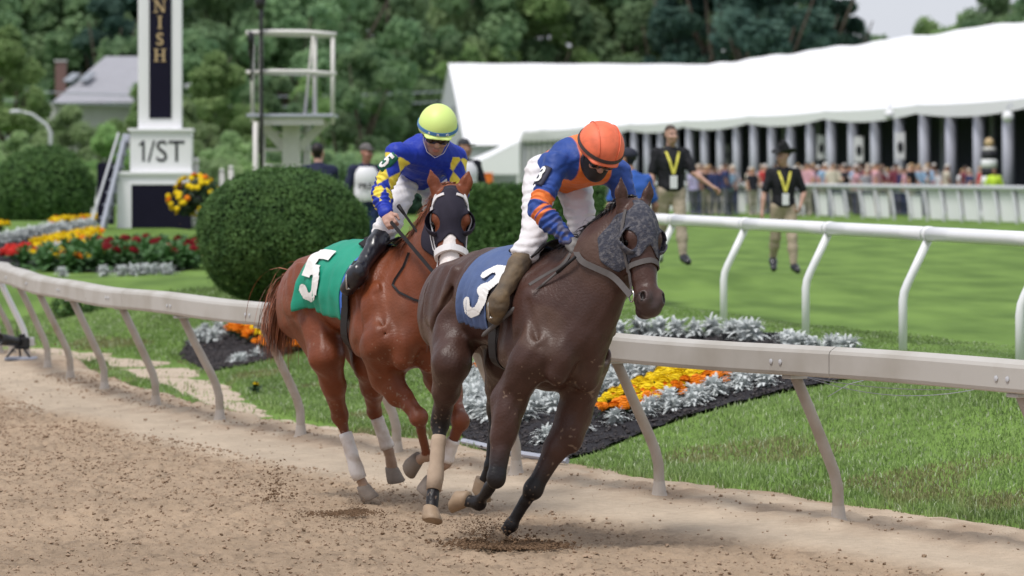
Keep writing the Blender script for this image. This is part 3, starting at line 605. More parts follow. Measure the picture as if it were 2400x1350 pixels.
# ---------------------------------------------------------------- house, street lamp, power lines
def house():
    Y = 230; root = empty('house', at(215, 398, Y)*V3(1, 1, 0)+V3(0, 0, TZ), 'grey shingle-roofed house with brick chimney among the trees at left', 'house')
    A, Bv, C_, D = at(128, 195, Y), at(245, 133, Y+5), at(420, 133, Y+5), at(345, 195, Y); e = lambda px, py, y: at(px, py, y)
    m = MB(); l, r_ = e(122, 240, Y-4), e(470, 240, Y-4); rl, rr = e(247, 132, Y+4), e(430, 132, Y+4); bl, br = e(122, 240, Y+12), e(470, 240, Y+12)
    m.add([l, r_, rr, rl, bl, br], [(0, 1, 2, 3), (4, 3, 2, 5), (0, 3, 4), (1, 5, 2)]).build('roof', 'roof_shingle', root)
    z0 = TZ; zt = l[2]-.05; m = MB(); c = (l+br)/2; m.box(V3(c[0], c[1], (z0+zt)/2), (abs(r_[0]-l[0])*.94, 14, zt-z0)).build('wall', 'siding', root)
    p = e(143, 185, Y+4); MB().box(p, (.6, .6, 2.0)).build('chimney', 'brick', root); MB().box(p+V3(0, 0, 1.03), (.7, .7, .1)).build('chimney_cap', 'siding', root)
    n = nrm(np.cross(r_-l, rl-l)); 
    for px, py in ((168, 186), (205, 184)): q = e(px, py, Y-.6); t = nrm(rl-l); MB().box(q+n*.1, (1.5, .5, .08), np.array([t, np.cross(n, t), n]).T).build('skylight', 'glass_grey', root)
house()
def lamp():
    Y = 140; p = at(118, 400, Y)*V3(1, 1, 0)+V3(0, 0, TZ); root = empty('street_lamp', p, 'grey curved-arm street lamp at the far left among trees', 'street lamp')
    MB().tube([p, at(118, 310, Y), at(108, 292, Y), at(75, 268, Y), at(50, 262, Y)], [.09, .07, .06, .05, .045], 8).build('pole', 'rail_grey', root, True)
    q = at(35, 262, Y); MB().lathe(q-V3(.2, 0, 0), [(.02, 0), (.12, .08), (.14, .3), (.05, .48)], 10, axis=(1, 0, 0), sy=.6).build('lamp_head', 'rail_grey', root, True)
    for i, (y0, y1) in enumerate(((208, 214), (232, 238))):
        a, b = at(-60, y0, 200), at(1045, y1, 260); MB().tube([a+(b-a)*t+V3(0, 0, -1.2*4*t*(1-t)*.3) for t in np.linspace(0, 1, 20)], .035, 5).build('power_line', 'steel_grey', label=['upper thin power line crossing in front of the left trees', 'lower thin power line crossing in front of the left trees'][i], cat='cable', group='power lines')
lamp()

# ---------------------------------------------------------------- finish tower
def tower():
    Y = 77; s_ = FPX/Y; gx = lambda px: (px-1200)/s_; z = lambda py: CZ-(py-HY)/s_
    cx = gx(357); root = empty('finish_tower', (cx, Y+.5, TZ), 'white stepped finish tower with black vertical panel and gold letters', 'tower')
    ry = np.array(Matrix.Rotation(R(3), 3, 'Z'))
    def bx(name, x0, x1, y0, y1, d, mat, off=0, bev=.008):
        c = V3((gx(x0)+gx(x1))/2, Y+.5, (z(y0)+z(y1))/2); rel = c-V3(cx, Y+.5, 0); rel[1] += off; c = V3(cx, Y+.5, 0)+ry@rel
        return MB().box(c, (abs(gx(x1)-gx(x0)), d, abs(z(y0)-z(y1))), ry, bev=bev).build(name, mat, root)
    bx('pedestal', 272, 443, 408, 640, 1.30, 'white_paint'); bx('pedestal_cap', 264, 450, 402, 410, 1.40, 'white_paint'); bx('pedestal_panel', 306, 446, 432, 558, .05, 'panel_black', -.655)
    for a in ((300, 306, 428, 562), (306, 446, 556, 562), (306, 446, 427, 433)): bx('panel_frame', *a, .03, 'white_paint', -.665, .003)
    bx('middle_box', 302, 446, 308, 403, 1.10, 'white_paint'); bx('middle_cap', 297, 450, 301, 308, 1.2, 'white_paint')
    bx('column', 320, 421, -190, 302, .78, 'white_paint'); bx('column_panel', 346, 398, -170, 277, .03, 'panel_black', -.395, .003); bx('column_cap', 312, 429, -205, -190, .9, 'white_paint')
    def letters(txt, px, py, h, mat, off, bold, name='letter', sx=1.):
        v, f = text_mesh(txt, 1., .006, bold); v *= V3(h/(v[:, 1].max()-v[:, 1].min()), h/(v[:, 1].max()-v[:, 1].min()), 1); v[:, 0] *= sx
        c = V3(gx(px), Y+.5, z(py)); rel = c-V3(cx, Y+.5, 0); rel[1] += off; M = np.stack([v[:, 0], -v[:, 2], v[:, 1]], -1); w = V3(cx, Y+.5, 0)+(M+rel)@ry.T
        obj(name, w, f, mat, root, False)
    def strokeletter(lines, px, py, hh, ww, mat, off, name):        # lines: (x0, y0, x1, y1, thickness) in a unit box
        m = MB(); c = V3(gx(px), Y+.5, z(py)); rel = c-V3(cx, Y+.5, 0); rel[1] += off
        for i, (x0, y0, x1, y1, tk) in enumerate(lines):
            a, b = V3(x0*ww, 0, y0*hh), V3(x1*ww, 0, y1*hh); d = nrm(b-a); n = V3(-d[2], 0, d[0])*tk/2; e = V3(0, -.006-.0006*i, 0); q = [a-n, b-n, b+n, a+n]; q = q+[p+e for p in q]; m.add([V3(cx, Y+.5, 0)+ry@(p+rel) for p in q], [(3, 2, 1, 0), (4, 5, 6, 7), (0, 1, 5, 4), (1, 2, 6, 5), (2, 3, 7, 6), (3, 0, 4, 7)])
        m.build(name, mat, root)
    T_, t_ = .042, .02; sf = lambda x, y, w=.2: (x-w, y, x+w, y, t_)
    GL = dict(N=[(-.36, -.5, -.36, .5, t_), (.36, -.5, .36, .5, t_), (-.36, .5, .36, -.5, T_), sf(-.40, .49), sf(.36, .49), sf(-.36, -.49)], I=[(0, -.5, 0, .5, T_), sf(0, .49), sf(0, -.49)], H=[(-.32, -.5, -.32, .5, T_), (.32, -.5, .32, .5, T_), (-.32, 0, .32, 0, t_), sf(-.32, .49), sf(.32, .49), sf(-.32, -.49), sf(.32, -.49)], F=[(-.25, -.5, -.25, .5, T_), (-.4, .49, .42, .49, t_), (-.25, .02, .22, .02, t_), (.40, .5, .40, .28, t_), (.22, .14, .22, -.1, t_), sf(-.25, -.49)])
    for ch, py in (('F', -104), ('I', -65), ('N', 14), ('I', 52), ('H', 129)): strokeletter(GL[ch], 371, py, .225, .215, 'letter_gold', -.412, 'letter')
    strokeletter(GL['I'], 371, -26, .225, .215, 'letter_gold', -.412, 'letter')
    letters('S', 371, 91, .235, 'letter_gold', -.415, .012, sx=1.0)
    letters('/ST', 386, 354, .40, 'letter_black', -.555, .0, 'lettering', sx=.92); strokeletter([(.15, -.5, .15, .5, .045), (.15, .47, -.1, .33, .045), (-.1, .33, -.32, .31, .04)], 330, 354, .39, .17, 'letter_black', -.553, 'lettering')
    # sloping stair beside the tower
    a, b = at(293, 318, Y+.1), at(226, 585, Y-.9); m = root
    st = empty('stair', b*V3(1, 1, 0)+V3(0, 0, TZ), 'steep blue-grey metal stair leaning on the left of the finish tower', 'stair')
    for d_ in (0, .55): MB().tube([a+V3(0, d_, 0), b+V3(0, d_, 0)], 1, prof=[(-.035, -.09), (.035, -.09), (.035, .09), (-.035, .09)], up=(0, 1, 0)).build('stringer', 'steel_grey', st)
    for i in range(9): t = (i+.5)/9; MB().box(a+(b-a)*t+V3(0, .275, 0), (.2, .5, .03)).build('tread', 'steel_grey', st)
    MB().tube([a+V3(-.12, 0, .05), b+V3(-.14, 0, .35)], .025, 8).build('handrail', 'rail_grey', st)
    p = at(248, 485, Y+4); MB().box(p, (.3, .5, 1.75), bev=.02).build('equipment_cabinet', 'panel_black', label='dark upright cabinet behind the stair left of the finish tower', cat='cabinet')
    for k, (px, top) in enumerate(((458, 385), (520, 405), (541, 398))):
        b0 = at(px, top, Y+1); r_ = empty('finial_post', V3(b0[0], b0[1], TZ), ['short white post with round cap right beside the finish tower', 'small white post with round cap above the yellow hanging flowers', 'small white post just left of the round bush top'][k], 'post', 'white posts by the finish tower')
        MB().tube([V3(b0[0], b0[1], TZ-.1), b0], .055 if k else .065, 10).build('post', 'white_worn', r_, True); rr = .085 if k == 0 else .055
        MB().lathe(b0+V3(0, 0, rr*.6), [(.01, -rr), (rr*.8, -rr*.6), (rr, 0), (rr*.75, rr*.7), (.01, rr)], 12).build('cap', 'white_worn', r_, True)
    fr = empty('white_fence', at(205, 500, 95)*V3(1, 1, 0)+V3(0, 0, TZ), 'bit of white fence between the left round bush and the stair', 'fence')
    for px in (205, 215, 225): MB().box(at(px, 470, 95)-V3(0, 0, .4), (.05, .05, 1.4)).build('picket', 'white_paint', fr)
    MB().box(at(215, 440, 95), (.35, .06, .06)).build('bar', 'white_paint', fr)
tower()

# ---------------------------------------------------------------- steel camera platform
def platform():
    Y = 75.; root = empty('steel_platform', at(685, 500, Y)*V3(1, 1, 0)+V3(0, 0, TZ), 'rusting white steel camera platform with railing on a forked column', 'platform')
    P = lambda px, py, d=0: at(px, py, Y+d)
    def bar(name, pts, r=.042, mat='white_worn', n=8): MB().tube(pts, r, n).build(name, mat, root, True)
    R3 = np.eye(3)
    c = (P(588, 272)+P(782, 272, 1.6))/2; MB().box(c, (1.6, 1.7, .06), bev=.01).build('deck', 'steel_grey', root)
    MB().box(P(685, 283, .1), (1.15, .12, .16)).build('deck_beam', 'white_worn', root); MB().box(P(685, 283, 1.3), (1.15, .12, .16)).build('deck_beam', 'white_worn', root)
    for px, d, y1 in ((592, 0, 288), (780, 0, 292), (612, 1.6, 270), (738, 1.6, 270)): bar('upright', [P(px, 80, d), P(px, y1, d)], .04)
    for py, t in ((78, .05), (170, .04)):
        bar('rail', [P(577, py, 0), P(640, py-3, -.05), P(720, py-2, -.05), P(788, py+4, 0)], t); bar('rail', [P(612, py, 1.6), P(738, py+4, 1.6)], t); bar('rail', [P(782, py+4, 0), P(738, py+4, 1.6)], t); bar('rail', [P(588, py, 0), P(612, py, 1.6)], t)
    bar('brace', [P(734, 85, .4), P(714, 268, .8)], .028)
    z0 = TZ
    c = P(683, 340, .8); MB().tube([V3(c[0], c[1], z0), V3(c[0], c[1], P(0, 290)[2])], 1, prof=[(-.16, -.16), (.16, -.16), (.16, .16), (-.16, .16)]).build('column', 'white_worn', root)
    for px in (607, 765): MB().tube([P(px, 282, .8), P(683+(px-683)*.25, 345, .8)], 1, prof=[(-.06, -.08), (.06, -.08), (.06, .08), (-.06, .08)]).build('fork_brace', 'white_worn', root)
    for px, d in ((599, 0), (616, 1.6), (715, 1.2), (724, 1.7)): b = P(px, 285, d); bar('leg', [b, V3(b[0], b[1], z0)], .05 if px < 700 else .03)
    for py in (312, 352, 388): bar('cross_tie', [P(620, py, 1.2), P(724, py, 1.2)], .028)
    mast = empty('camera_mast', P(612, 600)*V3(1, 1, 0)+V3(0, 0, TZ), 'black cable-wrapped mast with covered camera beside the steel platform', 'mast'); b = P(613, 285, -.15)
    MB().tube([V3(b[0], b[1], TZ), P(613, 285, -.15), P(612, 60, -.15), P(614, -60, -.15)], [.035, .035, .035, .05], 8).build('mast_pole', 'black_plastic', mast, True)
    F = Field(P(580, 40, -.6)-V3(0, 0, .2), P(650, -60, .6)+V3(0, 0, .2), .03); F.ell(P(610, 5, -.15), (.10, .1, .16), k=.05).ell(P(616, -25, -.15), (.13, .12, .18), k=.05); v, f = F.mesh(); obj('camera_cover', v, f, 'black_plastic', mast)
    F = Field(P(575, 210, -.7), P(640, 70, .6), .03); F.ell(P(585, 92, -.12), (.09, .09, .16), k=.06).ell(P(588, 112, -.1), (.05, .06, .2), k=.05).cone(P(588, 110, -.1), P(590, 190, -.1), .035, .02, .05); v, f = F.mesh(); obj('hanging_cables', v, f, 'black_plastic', mast)
platform()

# ---------------------------------------------------------------- clipped bushes and hedge
def topiary(name, c, r, n, seed, leaf, label, cat='bush', boxy=None, flat=.0):
    g = np.random.RandomState(seed); root = empty(name, (c[0], c[1], TZ-.05), label, cat)
    if boxy is None:
        d = g.normal(size=(n, 3)); d /= np.linalg.norm(d, axis=1)[:, None]; w = 1+.045*(np.sin(d[:, 0]*5+seed)+np.sin(d[:, 2]*6+d[:, 1]*4))*.5; P = np.array(c)+d*np.array(r)*(w*(.965+.05*g.rand(n)+.05*(g.rand(n) < .05)))[:, None]; N = d/np.array(r); N /= np.linalg.norm(N, axis=1)[:, None]
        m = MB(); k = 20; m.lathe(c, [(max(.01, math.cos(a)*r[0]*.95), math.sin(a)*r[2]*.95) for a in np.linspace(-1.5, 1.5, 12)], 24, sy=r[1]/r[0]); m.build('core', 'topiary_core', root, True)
    else:
        a, b = np.array(boxy[0]), np.array(boxy[1]); L = b-a; u = g.rand(n, 3); face = g.choice(4, n, p=(.45, .35, .1, .1)); P = a+u*L; N = np.zeros((n, 3))
        P[face == 0, 1] = a[1]; N[face == 0, 1] = -1; P[face == 1, 2] = b[2]; N[face == 1, 2] = 1; P[face == 2, 0] = a[0]; N[face == 2, 0] = -1; P[face == 3, 0] = b[0]; N[face == 3, 0] = 1
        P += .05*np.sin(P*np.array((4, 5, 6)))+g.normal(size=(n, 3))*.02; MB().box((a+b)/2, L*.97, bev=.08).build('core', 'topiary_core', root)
    N = N+g.normal(size=(n, 3))*.55; N /= np.linalg.norm(N, axis=1)[:, None]; A = np.cross(N, g.normal(size=(n, 3))); A /= np.linalg.norm(A, axis=1)[:, None]; B = np.cross(N, A); s_ = leaf*(.6+.8*g.rand(n))[:, None]
    v = np.stack([P-A*s_, P+B*s_*.5+N*s_*.3, P+A*s_, P-B*s_*.5+N*s_*.1], 1).reshape(-1, 3); obj('foliage', v, np.arange(4*n).reshape(-1, 4), 'topiary_leaf', root, False); return root
Yb = 48.5; cb = at(664, 552, Yb); topiary('round_bush', cb, (1.01, 1.0, .82), 42000, 5, .020, 'large dark green clipped round bush behind the chestnut horse')
cl = at(104, 452, 90.); topiary('round_bush', cl, (1.12, 1.1, 1.03), 12000, 6, .045, 'dark clipped round bush at the far left behind the flower rows')
a = at(1085, 430, 60.); b = at(1420, 600, 60.); topiary('clipped_hedge', (0, 60, 0), (1, 1, 1), 20000, 9, .028, 'dark clipped flat-topped hedge between the two jockeys', 'hedge', boxy=((a[0], 60, TZ), (b[0], 62, a[2])))

# ---------------------------------------------------------------- flower beds
def bed(poly_px, up=.012, name='flower_bed', label=None):
    P = [gh(*p) for p in poly_px]; xy = [(p[0], p[1]) for p in P]; a = np.array(xy); lo, hi = a.min(0), a.max(0)
    st = .05 if hi[1]-lo[1] < 12 else .2; xs = np.arange(lo[0], hi[0]+st, st); ys = np.arange(lo[1], hi[1]+st*2, st*2); X, Y = np.meshgrid(xs, ys); ins = pip(xy, X, Y); Z = lawn_z(X, Y)+up+.03*vnoise(X*9, Y*6, 50)
    v = np.stack([X, Y, Z], -1).reshape(-1, 3); f = gridmesh(len(ys), len(xs)); v, f, _ = drop(v, f, ins.ravel()); v = smooth_edge(v, f, 30); v[:, 2] = lawn_z(v[:, 0], v[:, 1])+up+.03*vnoise(v[:, 0]*9, v[:, 1]*6, 50); obj(name, v, f, 'mulch', kind='structure'); return xy
BEDS = []
def leafstrip(g, L, w, lobes, droop, a, e):
    """a lobed leaf as a strip of quads, rooted at 0, heading (a azimuth, e elevation)"""
    d = V3(math.cos(a)*math.cos(e), math.sin(a)*math.cos(e), math.sin(e)); sd = V3(-math.sin(a), math.cos(a), 0); v = []; n = lobes*2
    for i in range(n+1):
        t = i/n; c = d*L*t+V3(0, 0, -droop*L*t*t); ww = w*(math.sin(math.pi*min(.97, .12+t*.85))**.7)*(1 if i % 2 else .38)
        nrm_up = V3(0, 0, .25*ww); v += [c+sd*ww+nrm_up, c-sd*ww+nrm_up]
    return v, [(2*i, 2*i+1, 2*i+3, 2*i+2) for i in range(n)]
def plant_mesh(seed, n, L, w, lobes, hz=.0):
    g = np.random.RandomState(seed); m = MB()
    for i in range(n):
        e = .12+1.25*(i/n)**.9; v, f = leafstrip(g, L*(.75+.5*g.rand()), w*(.8+.4*g.rand()), lobes, .25+.35*g.rand(), i*2.4+g.rand(), e); o = V3(*(g.normal(size=2)*.02), hz*g.rand()); m.add([p+o for p in v], f)
    return m
SILV = [fastmesh('dusty_miller', np.array(plant_mesh(s, 120, .145, .021, 5, .11).v), plant_mesh(s, 120, .145, .021, 5, .11).f, False) for s in (1, 2, 3)]
for me in SILV: me.materials.append(MATS['silver_leaf'])
FOL = []
for s in (4, 5):
    q = plant_mesh(s, 40, .13, .02, 3, .08); me = fastmesh('foliage', np.array(q.v), q.f, False); me.materials.append(MATS['flower_leaf']); FOL.append(me)
LEAFY = []
for s in (14, 15):
    q = plant_mesh(s, 60, .17, .035, 2, .12); me = fastmesh('foliage', np.array(q.v), q.f, False); me.materials.append(MATS['leafy']); LEAFY.append(me)
def headmesh(seed, r):
    g = np.random.RandomState(seed); m = MB()
    for ring, (e, k, rr) in enumerate(((.05, 9, 1.), (.5, 8, .85), (.95, 6, .62), (1.4, 4, .35))):
        for j in range(k):
            a = j*6.283/k+ring*.5+g.rand()*.3; c = V3(math.cos(a)*math.cos(e), math.sin(a)*math.cos(e), math.sin(e)*.75)*r*.8; n = nrm(c+V3(0, 0, .2*r)); A = nrm(np.cross(n, (0, 0, 1.01))); B = np.cross(n, A); s_ = r*.42
            m.add([c-A*s_-B*s_*.6, c+A*s_-B*s_*.6, c+A*s_*.8+B*s_+n*s_*.5, c-A*s_*.8+B*s_+n*s_*.5], [(0, 1, 2, 3)])
    m.lathe((0, 0, -.1*r), [(.1*r, -.35*r), (.7*r, -.1*r), (.72*r, .3*r), (.3*r, .62*r)], 8); return m
HEADS = {}
for n in ('yellow', 'orange', 'red', 'crimson'):
    q = headmesh(3, .043); me = fastmesh('flower_head', np.array(q.v), q.f, False); me.materials.append(MATS['petal_'+n]); HEADS[n] = me
def link(name, me, loc, parent=None, rz=0., sc=1., tilt=(0, 0)):
    o = bpy.data.objects.new(name, me); COL.objects.link(o); o.location = Vector(loc); o.parent = parent; o.rotation_euler = (tilt[0], tilt[1], rz); o.scale = (sc,)*3; return o
def silver(p, sc, label, group): o = link('dusty_miller', rnd.choice(SILV), p, None, rnd.random()*6.28, sc); tag(o, label, 'plant', group)
def marigold(p, col, n, sc, label, group, hh=.10, spread=.13, name='marigold', fol=None):
    root = link(name, None, p); root.scale = (sc,)*3; tag(root, label, 'plant', group); link('foliage', rnd.choice(fol or FOL), (0, 0, 0), root, rnd.random()*6.28)
    for i in range(n):
        a = i*2.4+rnd.random()*.5; q = spread*math.sqrt((i+.5)/n); link('flower_head', HEADS[col if rnd.random() > .07 else ('orange' if col == 'yellow' else col)], (math.cos(a)*q, math.sin(a)*q, hh+.05*(1-(q/max(spread,.01))**2)+rnd.uniform(-.02, .02)), root, rnd.random()*6, rnd.uniform(.75, 1.15), (rnd.uniform(-.4, .4), rnd.uniform(-.4, .4)))
def fill(poly_px, step, fn, jit=.35):
    P = [gh(*p) for p in poly_px]; xy = [(p[0], p[1]) for p in P]; a = np.array(xy); lo, hi = a.min(0), a.max(0); y = lo[1]; k = 0
    while y < hi[1]:
        x = lo[0]+(k % 2)*step*.5
        while x < hi[0]:
            X, Y = x+rnd.uniform(-jit, jit)*step, y+rnd.uniform(-jit, jit)*step
            if pip(xy, np.array(X), np.array(Y)): fn(V3(X, Y, float(lawn_z(X, Y))))
            x += step
        y += step*.9; k += 1
def row(pts_px, step, fn, jit=.04):
    P = [gh(*p) for p in pts_px]
    for a, b in zip(P[:-1], P[1:]):
        L = np.linalg.norm(b-a); n = max(1, int(L/step))
        for i in range(n): q = a+(b-a)*(i+.5)/n; X, Y = q[0]+rnd.uniform(-jit, jit), q[1]+rnd.uniform(-jit, jit); fn(V3(X, Y, float(lawn_z(X, Y))))
def beds():
    BEDS.append(bed([(1085, 1045), (1200, 1072), (1335, 1090), (1480, 1032), (1640, 977), (1830, 926), (2040, 888), (1960, 868), (1850, 800), (1600, 790), (1300, 800), (1060, 880), (1020, 980)]))
    G = 'silver dusty miller plants in the right bed'; lab = 'silvery white dusty miller plant edging the right flower bed'
    row([(1090, 985), (1230, 1000)], .30, lambda p: silver(p, rnd.uniform(.9, 1.25), lab, G)); row([(1245, 1055), (1385, 1020), (1480, 995), (1600, 965), (1700, 935), (1830, 905)], .17, lambda p: silver(p, rnd.uniform(.75, 1.0), lab, G)); row([(1500, 985), (1600, 955), (1700, 925), (1830, 890), (1900, 875)], .18, lambda p: silver(p, rnd.uniform(.8, 1.05), lab, G))
    fill([(1080, 880), (1150, 880), (1180, 985), (1090, 980), (1060, 930)], .27, lambda p: silver(p, rnd.uniform(.8, 1.1), lab, G)); fill([(1240, 1000), (1300, 900), (1440, 880), (1560, 850), (1630, 862), (1510, 905), (1400, 950)], .26, lambda p: silver(p, rnd.uniform(.8, 1.05), lab, G))
    row([(1440, 800), (1600, 797), (1780, 800)], .17, lambda p: silver(p, rnd.uniform(1., 1.35), 'tall dusty miller plant showing above the right near rail', 'dusty miller plants above the rail')); row([(1700, 806), (1780, 808)], .25, lambda p: silver(p, 1.35, 'tall dusty miller plant showing above the right near rail', 'dusty miller plants above the rail')); row([(1820, 832), (1900, 836), (2010, 842)], .2, lambda p: silver(p, rnd.uniform(.9, 1.3), 'tall dusty miller plant showing above the right near rail', 'dusty miller plants above the rail'))
    fill([(1390, 985), (1470, 950), (1530, 915), (1600, 868), (1760, 866), (1700, 905), (1560, 945), (1440, 990)], .20, lambda p: marigold(p, 'yellow', 8, .95, 'bright yellow marigold plant in the right bed', 'yellow marigolds in the right bed'))
    row([(1390, 1000), (1450, 990), (1540, 950), (1620, 938), (1700, 905), (1762, 878)], .2, lambda p: marigold(p, 'orange', 7, .9, 'orange marigold plant edging the yellow ones in the right bed', 'orange marigolds in the right bed')); row([(1450, 860), (1480, 868)], .2, lambda p: marigold(p, 'orange', 6, .9, 'orange marigold plant at the back of the right bed by the horse', 'orange marigolds at the back')); row([(1095, 880), (1120, 882)], .2, lambda p: marigold(p, 'orange', 5, .8, 'orange marigold plant glimpsed under the bay horse belly', 'orange marigolds at the back'))
    e = empty('bed_edging', gh(1780, 800), 'low black plastic edging at the back of the right bed', 'edging'); pts = [gh(x, y)+V3(0, 0, .05) for x, y in ((1690, 808), (1780, 806), (1860, 806), (1905, 818))]
    MB().tube(pts, 1, prof=[(-.03, -.09), (.03, -.09), (.03, .05), (-.03, .05)], up=(0, 0, 1)).build('edging_strip', 'black_plastic', e); MB().tube([gh(1850, 815)+V3(0, 0, .03), gh(1870, 812)+V3(0, 0, .07), gh(1895, 818)+V3(0, 0, .05)], .02, 6).build('drip_hose', 'steel_grey', e)
    MB().tube([gh(x, y)+V3(0, 0, .03) for x, y in ((1085, 1045), (1140, 1056), (1200, 1072), (1260, 1082), (1330, 1092))], .022, 6).build('garden_hose', 'steel_grey', label='grey hose lying along the front tip of the right bed', cat='hose')
    # middle bed left of the chestnut
    BEDS.append(bed([(420, 845), (500, 885), (600, 855), (720, 822), (850, 830), (880, 790), (700, 770), (540, 768), (440, 800)]))
    G2 = 'plants in the middle bed'; row([(440, 815), (480, 812), (530, 805)], .2, lambda p: silver(p, rnd.uniform(.9, 1.2), 'silver dusty miller at the left end of the middle bed', 'dusty miller in the middle bed')); row([(450, 800), (540, 785)], .22, lambda p: silver(p, rnd.uniform(.9, 1.2), 'silver dusty miller at the left end of the middle bed', 'dusty miller in the middle bed')); row([(545, 860), (580, 848), (625, 838)], .2, lambda p: silver(p, .7, 'small dusty miller at the front of the middle bed', 'small dusty miller in the middle bed'))
    fill([(575, 772), (700, 775), (860, 800), (840, 830), (690, 826), (610, 806)], .2, lambda p: marigold(p, 'yellow', 9, 1.15, 'yellow marigold plant in the middle bed behind the chestnut horse', 'yellow marigolds in the middle bed')); row([(550, 788), (600, 812)], .2, lambda p: marigold(p, 'orange', 7, .95, 'orange marigold plant along the front of the middle bed', 'orange marigolds in the middle bed'))
    row([(620, 822), (700, 834)], .34, lambda p: marigold(p, 'orange', 7, .95, 'orange marigold plant along the front of the middle bed', 'orange marigolds in the middle bed'))
    # far left rows on the mound
    bed([(-30, 625), (150, 645), (470, 642), (470, 600), (240, 560), (230, 525), (60, 545), (-30, 560)], .006)
    row([(-10, 575), (110, 553), (222, 538)], .26, lambda p: silver(p, 1.25, 'dusty miller in the upper silver row at far left', 'far left silver rows')); row([(90, 606), (160, 592), (225, 582)], .3, lambda p: silver(p, 1.1, 'dusty miller in the lower silver row at far left', 'far left silver rows'))
    for pts in ([(75, 588), (225, 556)], [(80, 596), (225, 566)]): row(pts, .27, lambda p: marigold(p, 'yellow', 9, 1.15, 'yellow marigold in the striped rows at far left', 'far left yellow row'))
    row([(85, 604), (225, 574)], .6, lambda p: marigold(p, 'orange', 6, .9, 'orange marigold in the striped rows at far left', 'far left yellow row')); row([(125, 537), (222, 526)], .28, lambda p: marigold(p, 'yellow', 8, 1.1, 'yellow marigold in the back row at far left', 'far left back row')); row([(-10, 548), (10, 552)], .3, lambda p: marigold(p, 'yellow', 9, 1.5, 'yellow marigold at the left edge of the photo', 'far left edge'))
    fill([(5, 608), (60, 596), (70, 610), (30, 622)], .36, lambda p: marigold(p, 'red', 10, 1.25, 'red flowering plant at the left end of the striped rows', 'far left red flowers', name='red_flower_plant'))
    fill([(45, 630), (150, 608), (225, 598), (225, 640), (130, 645)], .5, lambda p: marigold(p, 'yellow', 1, 1.7, 'leafy green plant with a few yellow flowers in the far left bed', 'far left leafy plants', .12, .1, 'leafy_plant', LEAFY))
    fill([(200, 615), (300, 604), (465, 600), (465, 634), (220, 640)], .42, lambda p: marigold(p, 'crimson', 1 if rnd.random() > .55 else 0, 1.75, 'leafy plant with dark red flowers before the finish tower', 'dark red flowers before the tower', .17, .11, 'geranium', LEAFY))
    row([(110, 652), (170, 650)], .25, lambda p: silver(p, .85, 'small silver plant at the front of the far left bed', 'far left front silver')); row([(225, 648), (300, 648), (410, 644)], .2, lambda p: silver(p, 1., 'silver plant in front of the dark red flowers', 'silver plants before the tower'))
    marigold(gh(600, 925), 'yellow', 1, .75, 'single yellow dandelion in the grass left of the chestnut horse legs', 'dandelion', .07, .0)
beds()
def basket():
    c = at(462, 462, 66); root = empty('flower_basket', V3(c[0], c[1], TZ), 'hanging basket overflowing with yellow flowers in front of the tower panel', 'basket')
    MB().tube([V3(c[0]+.12, c[1]+.1, TZ-.1), c+V3(.12, .1, .1)], .025, 8).build('stand', 'black_plastic', root); MB().lathe(c-V3(0, 0, .2), [(.08, 0), (.2, .1), (.24, .22), (.2, .22)], 14).build('bowl', 'black_plastic', root, True)
    v, f = leaf_cloud([c+V3(0, 0, .05), c+V3(.15, 0, .1), c+V3(-.2, 0, -.15)], [.3, .24, .2], 1500, .035, 5); obj('foliage', v, f, 'flower_leaf', root, False)
    g = np.random.RandomState(3)
    for i in range(70):
        d = nrm(g.normal(size=3)); q = c+V3(-.02, 0, .03)+d*V3(.36, .3, .34)+V3(-.1, 0, 0)*(d[2] < 0); link('flower_head', HEADS['yellow' if g.rand() > .12 else 'orange'], q-wloc(root), root, 0, 1.0, (d[1]*-1.2, d[0]*1.2))
basket()
blades()
# ---------------------------------------------------------------- horses
mk('coat_bay', (.1, .05, .03), .42, .28, 13, attr=True, spec=.32, bump=.2, bscale=70, detail=9)
mk('coat_chestnut', (.2, .07, .03), .42, .28, 13, attr=True, spec=.32, bump=.2, bscale=70, detail=9)
mk('hair_black', (.012, .010, .012), .5, .4, 30); mk('hair_chestnut', (.27, .09, .042), .5, .4, 30)
mk('hoof', (.30, .21, .135), .6, .3, 25); mk('hoof_dark', (.20, .16, .13), .7, .3, 25)
mk('eye', (.008, .005, .004), .1, .1, 5); mk('leather_dark', (.013, .011, .012), .55, .3, 25, spec=.25); mk('leather_dusty', (.085, .075, .073), .75, .3, 22, detail=7)
mk('strap_white', (.72, .69, .70), .5, .06, 20); mk('wrap_white', (.70, .66, .64), .9, .1, 9, bump=.2, bscale=80, col2=(.46, .37, .30), contrast=(.42, .68), detail=6, spec=.2); mk('wrap_tan', (.40, .30, .22), .9, .15, 30, bump=.1); mk('metal', (.55, .53, .5), .3, .1, 9, metal=.9)
mk('hood_black', (.022, .019, .032), .8, .25, 25, bump=.15, bscale=120, spec=.25); mk('hood_muddy', (.04, .043, .062), .9, .4, 42, col2=(.19, .18, .185), contrast=(.45, .82), bump=.5, bscale=110, detail=8)
mk('cloth_green', (.004, .27, .17), .6, .12, 5, bump=.15, bscale=14); mk('cloth_blue', (.05, .095, .25), .8, .3, 7, bump=.35, bscale=16, col2=(.10, .135, .24)); mk('digit_white', (.78, .77, .76), .6, .05, 10); mk('piping_blue', (.05, .15, .55), .6, .1, 9)

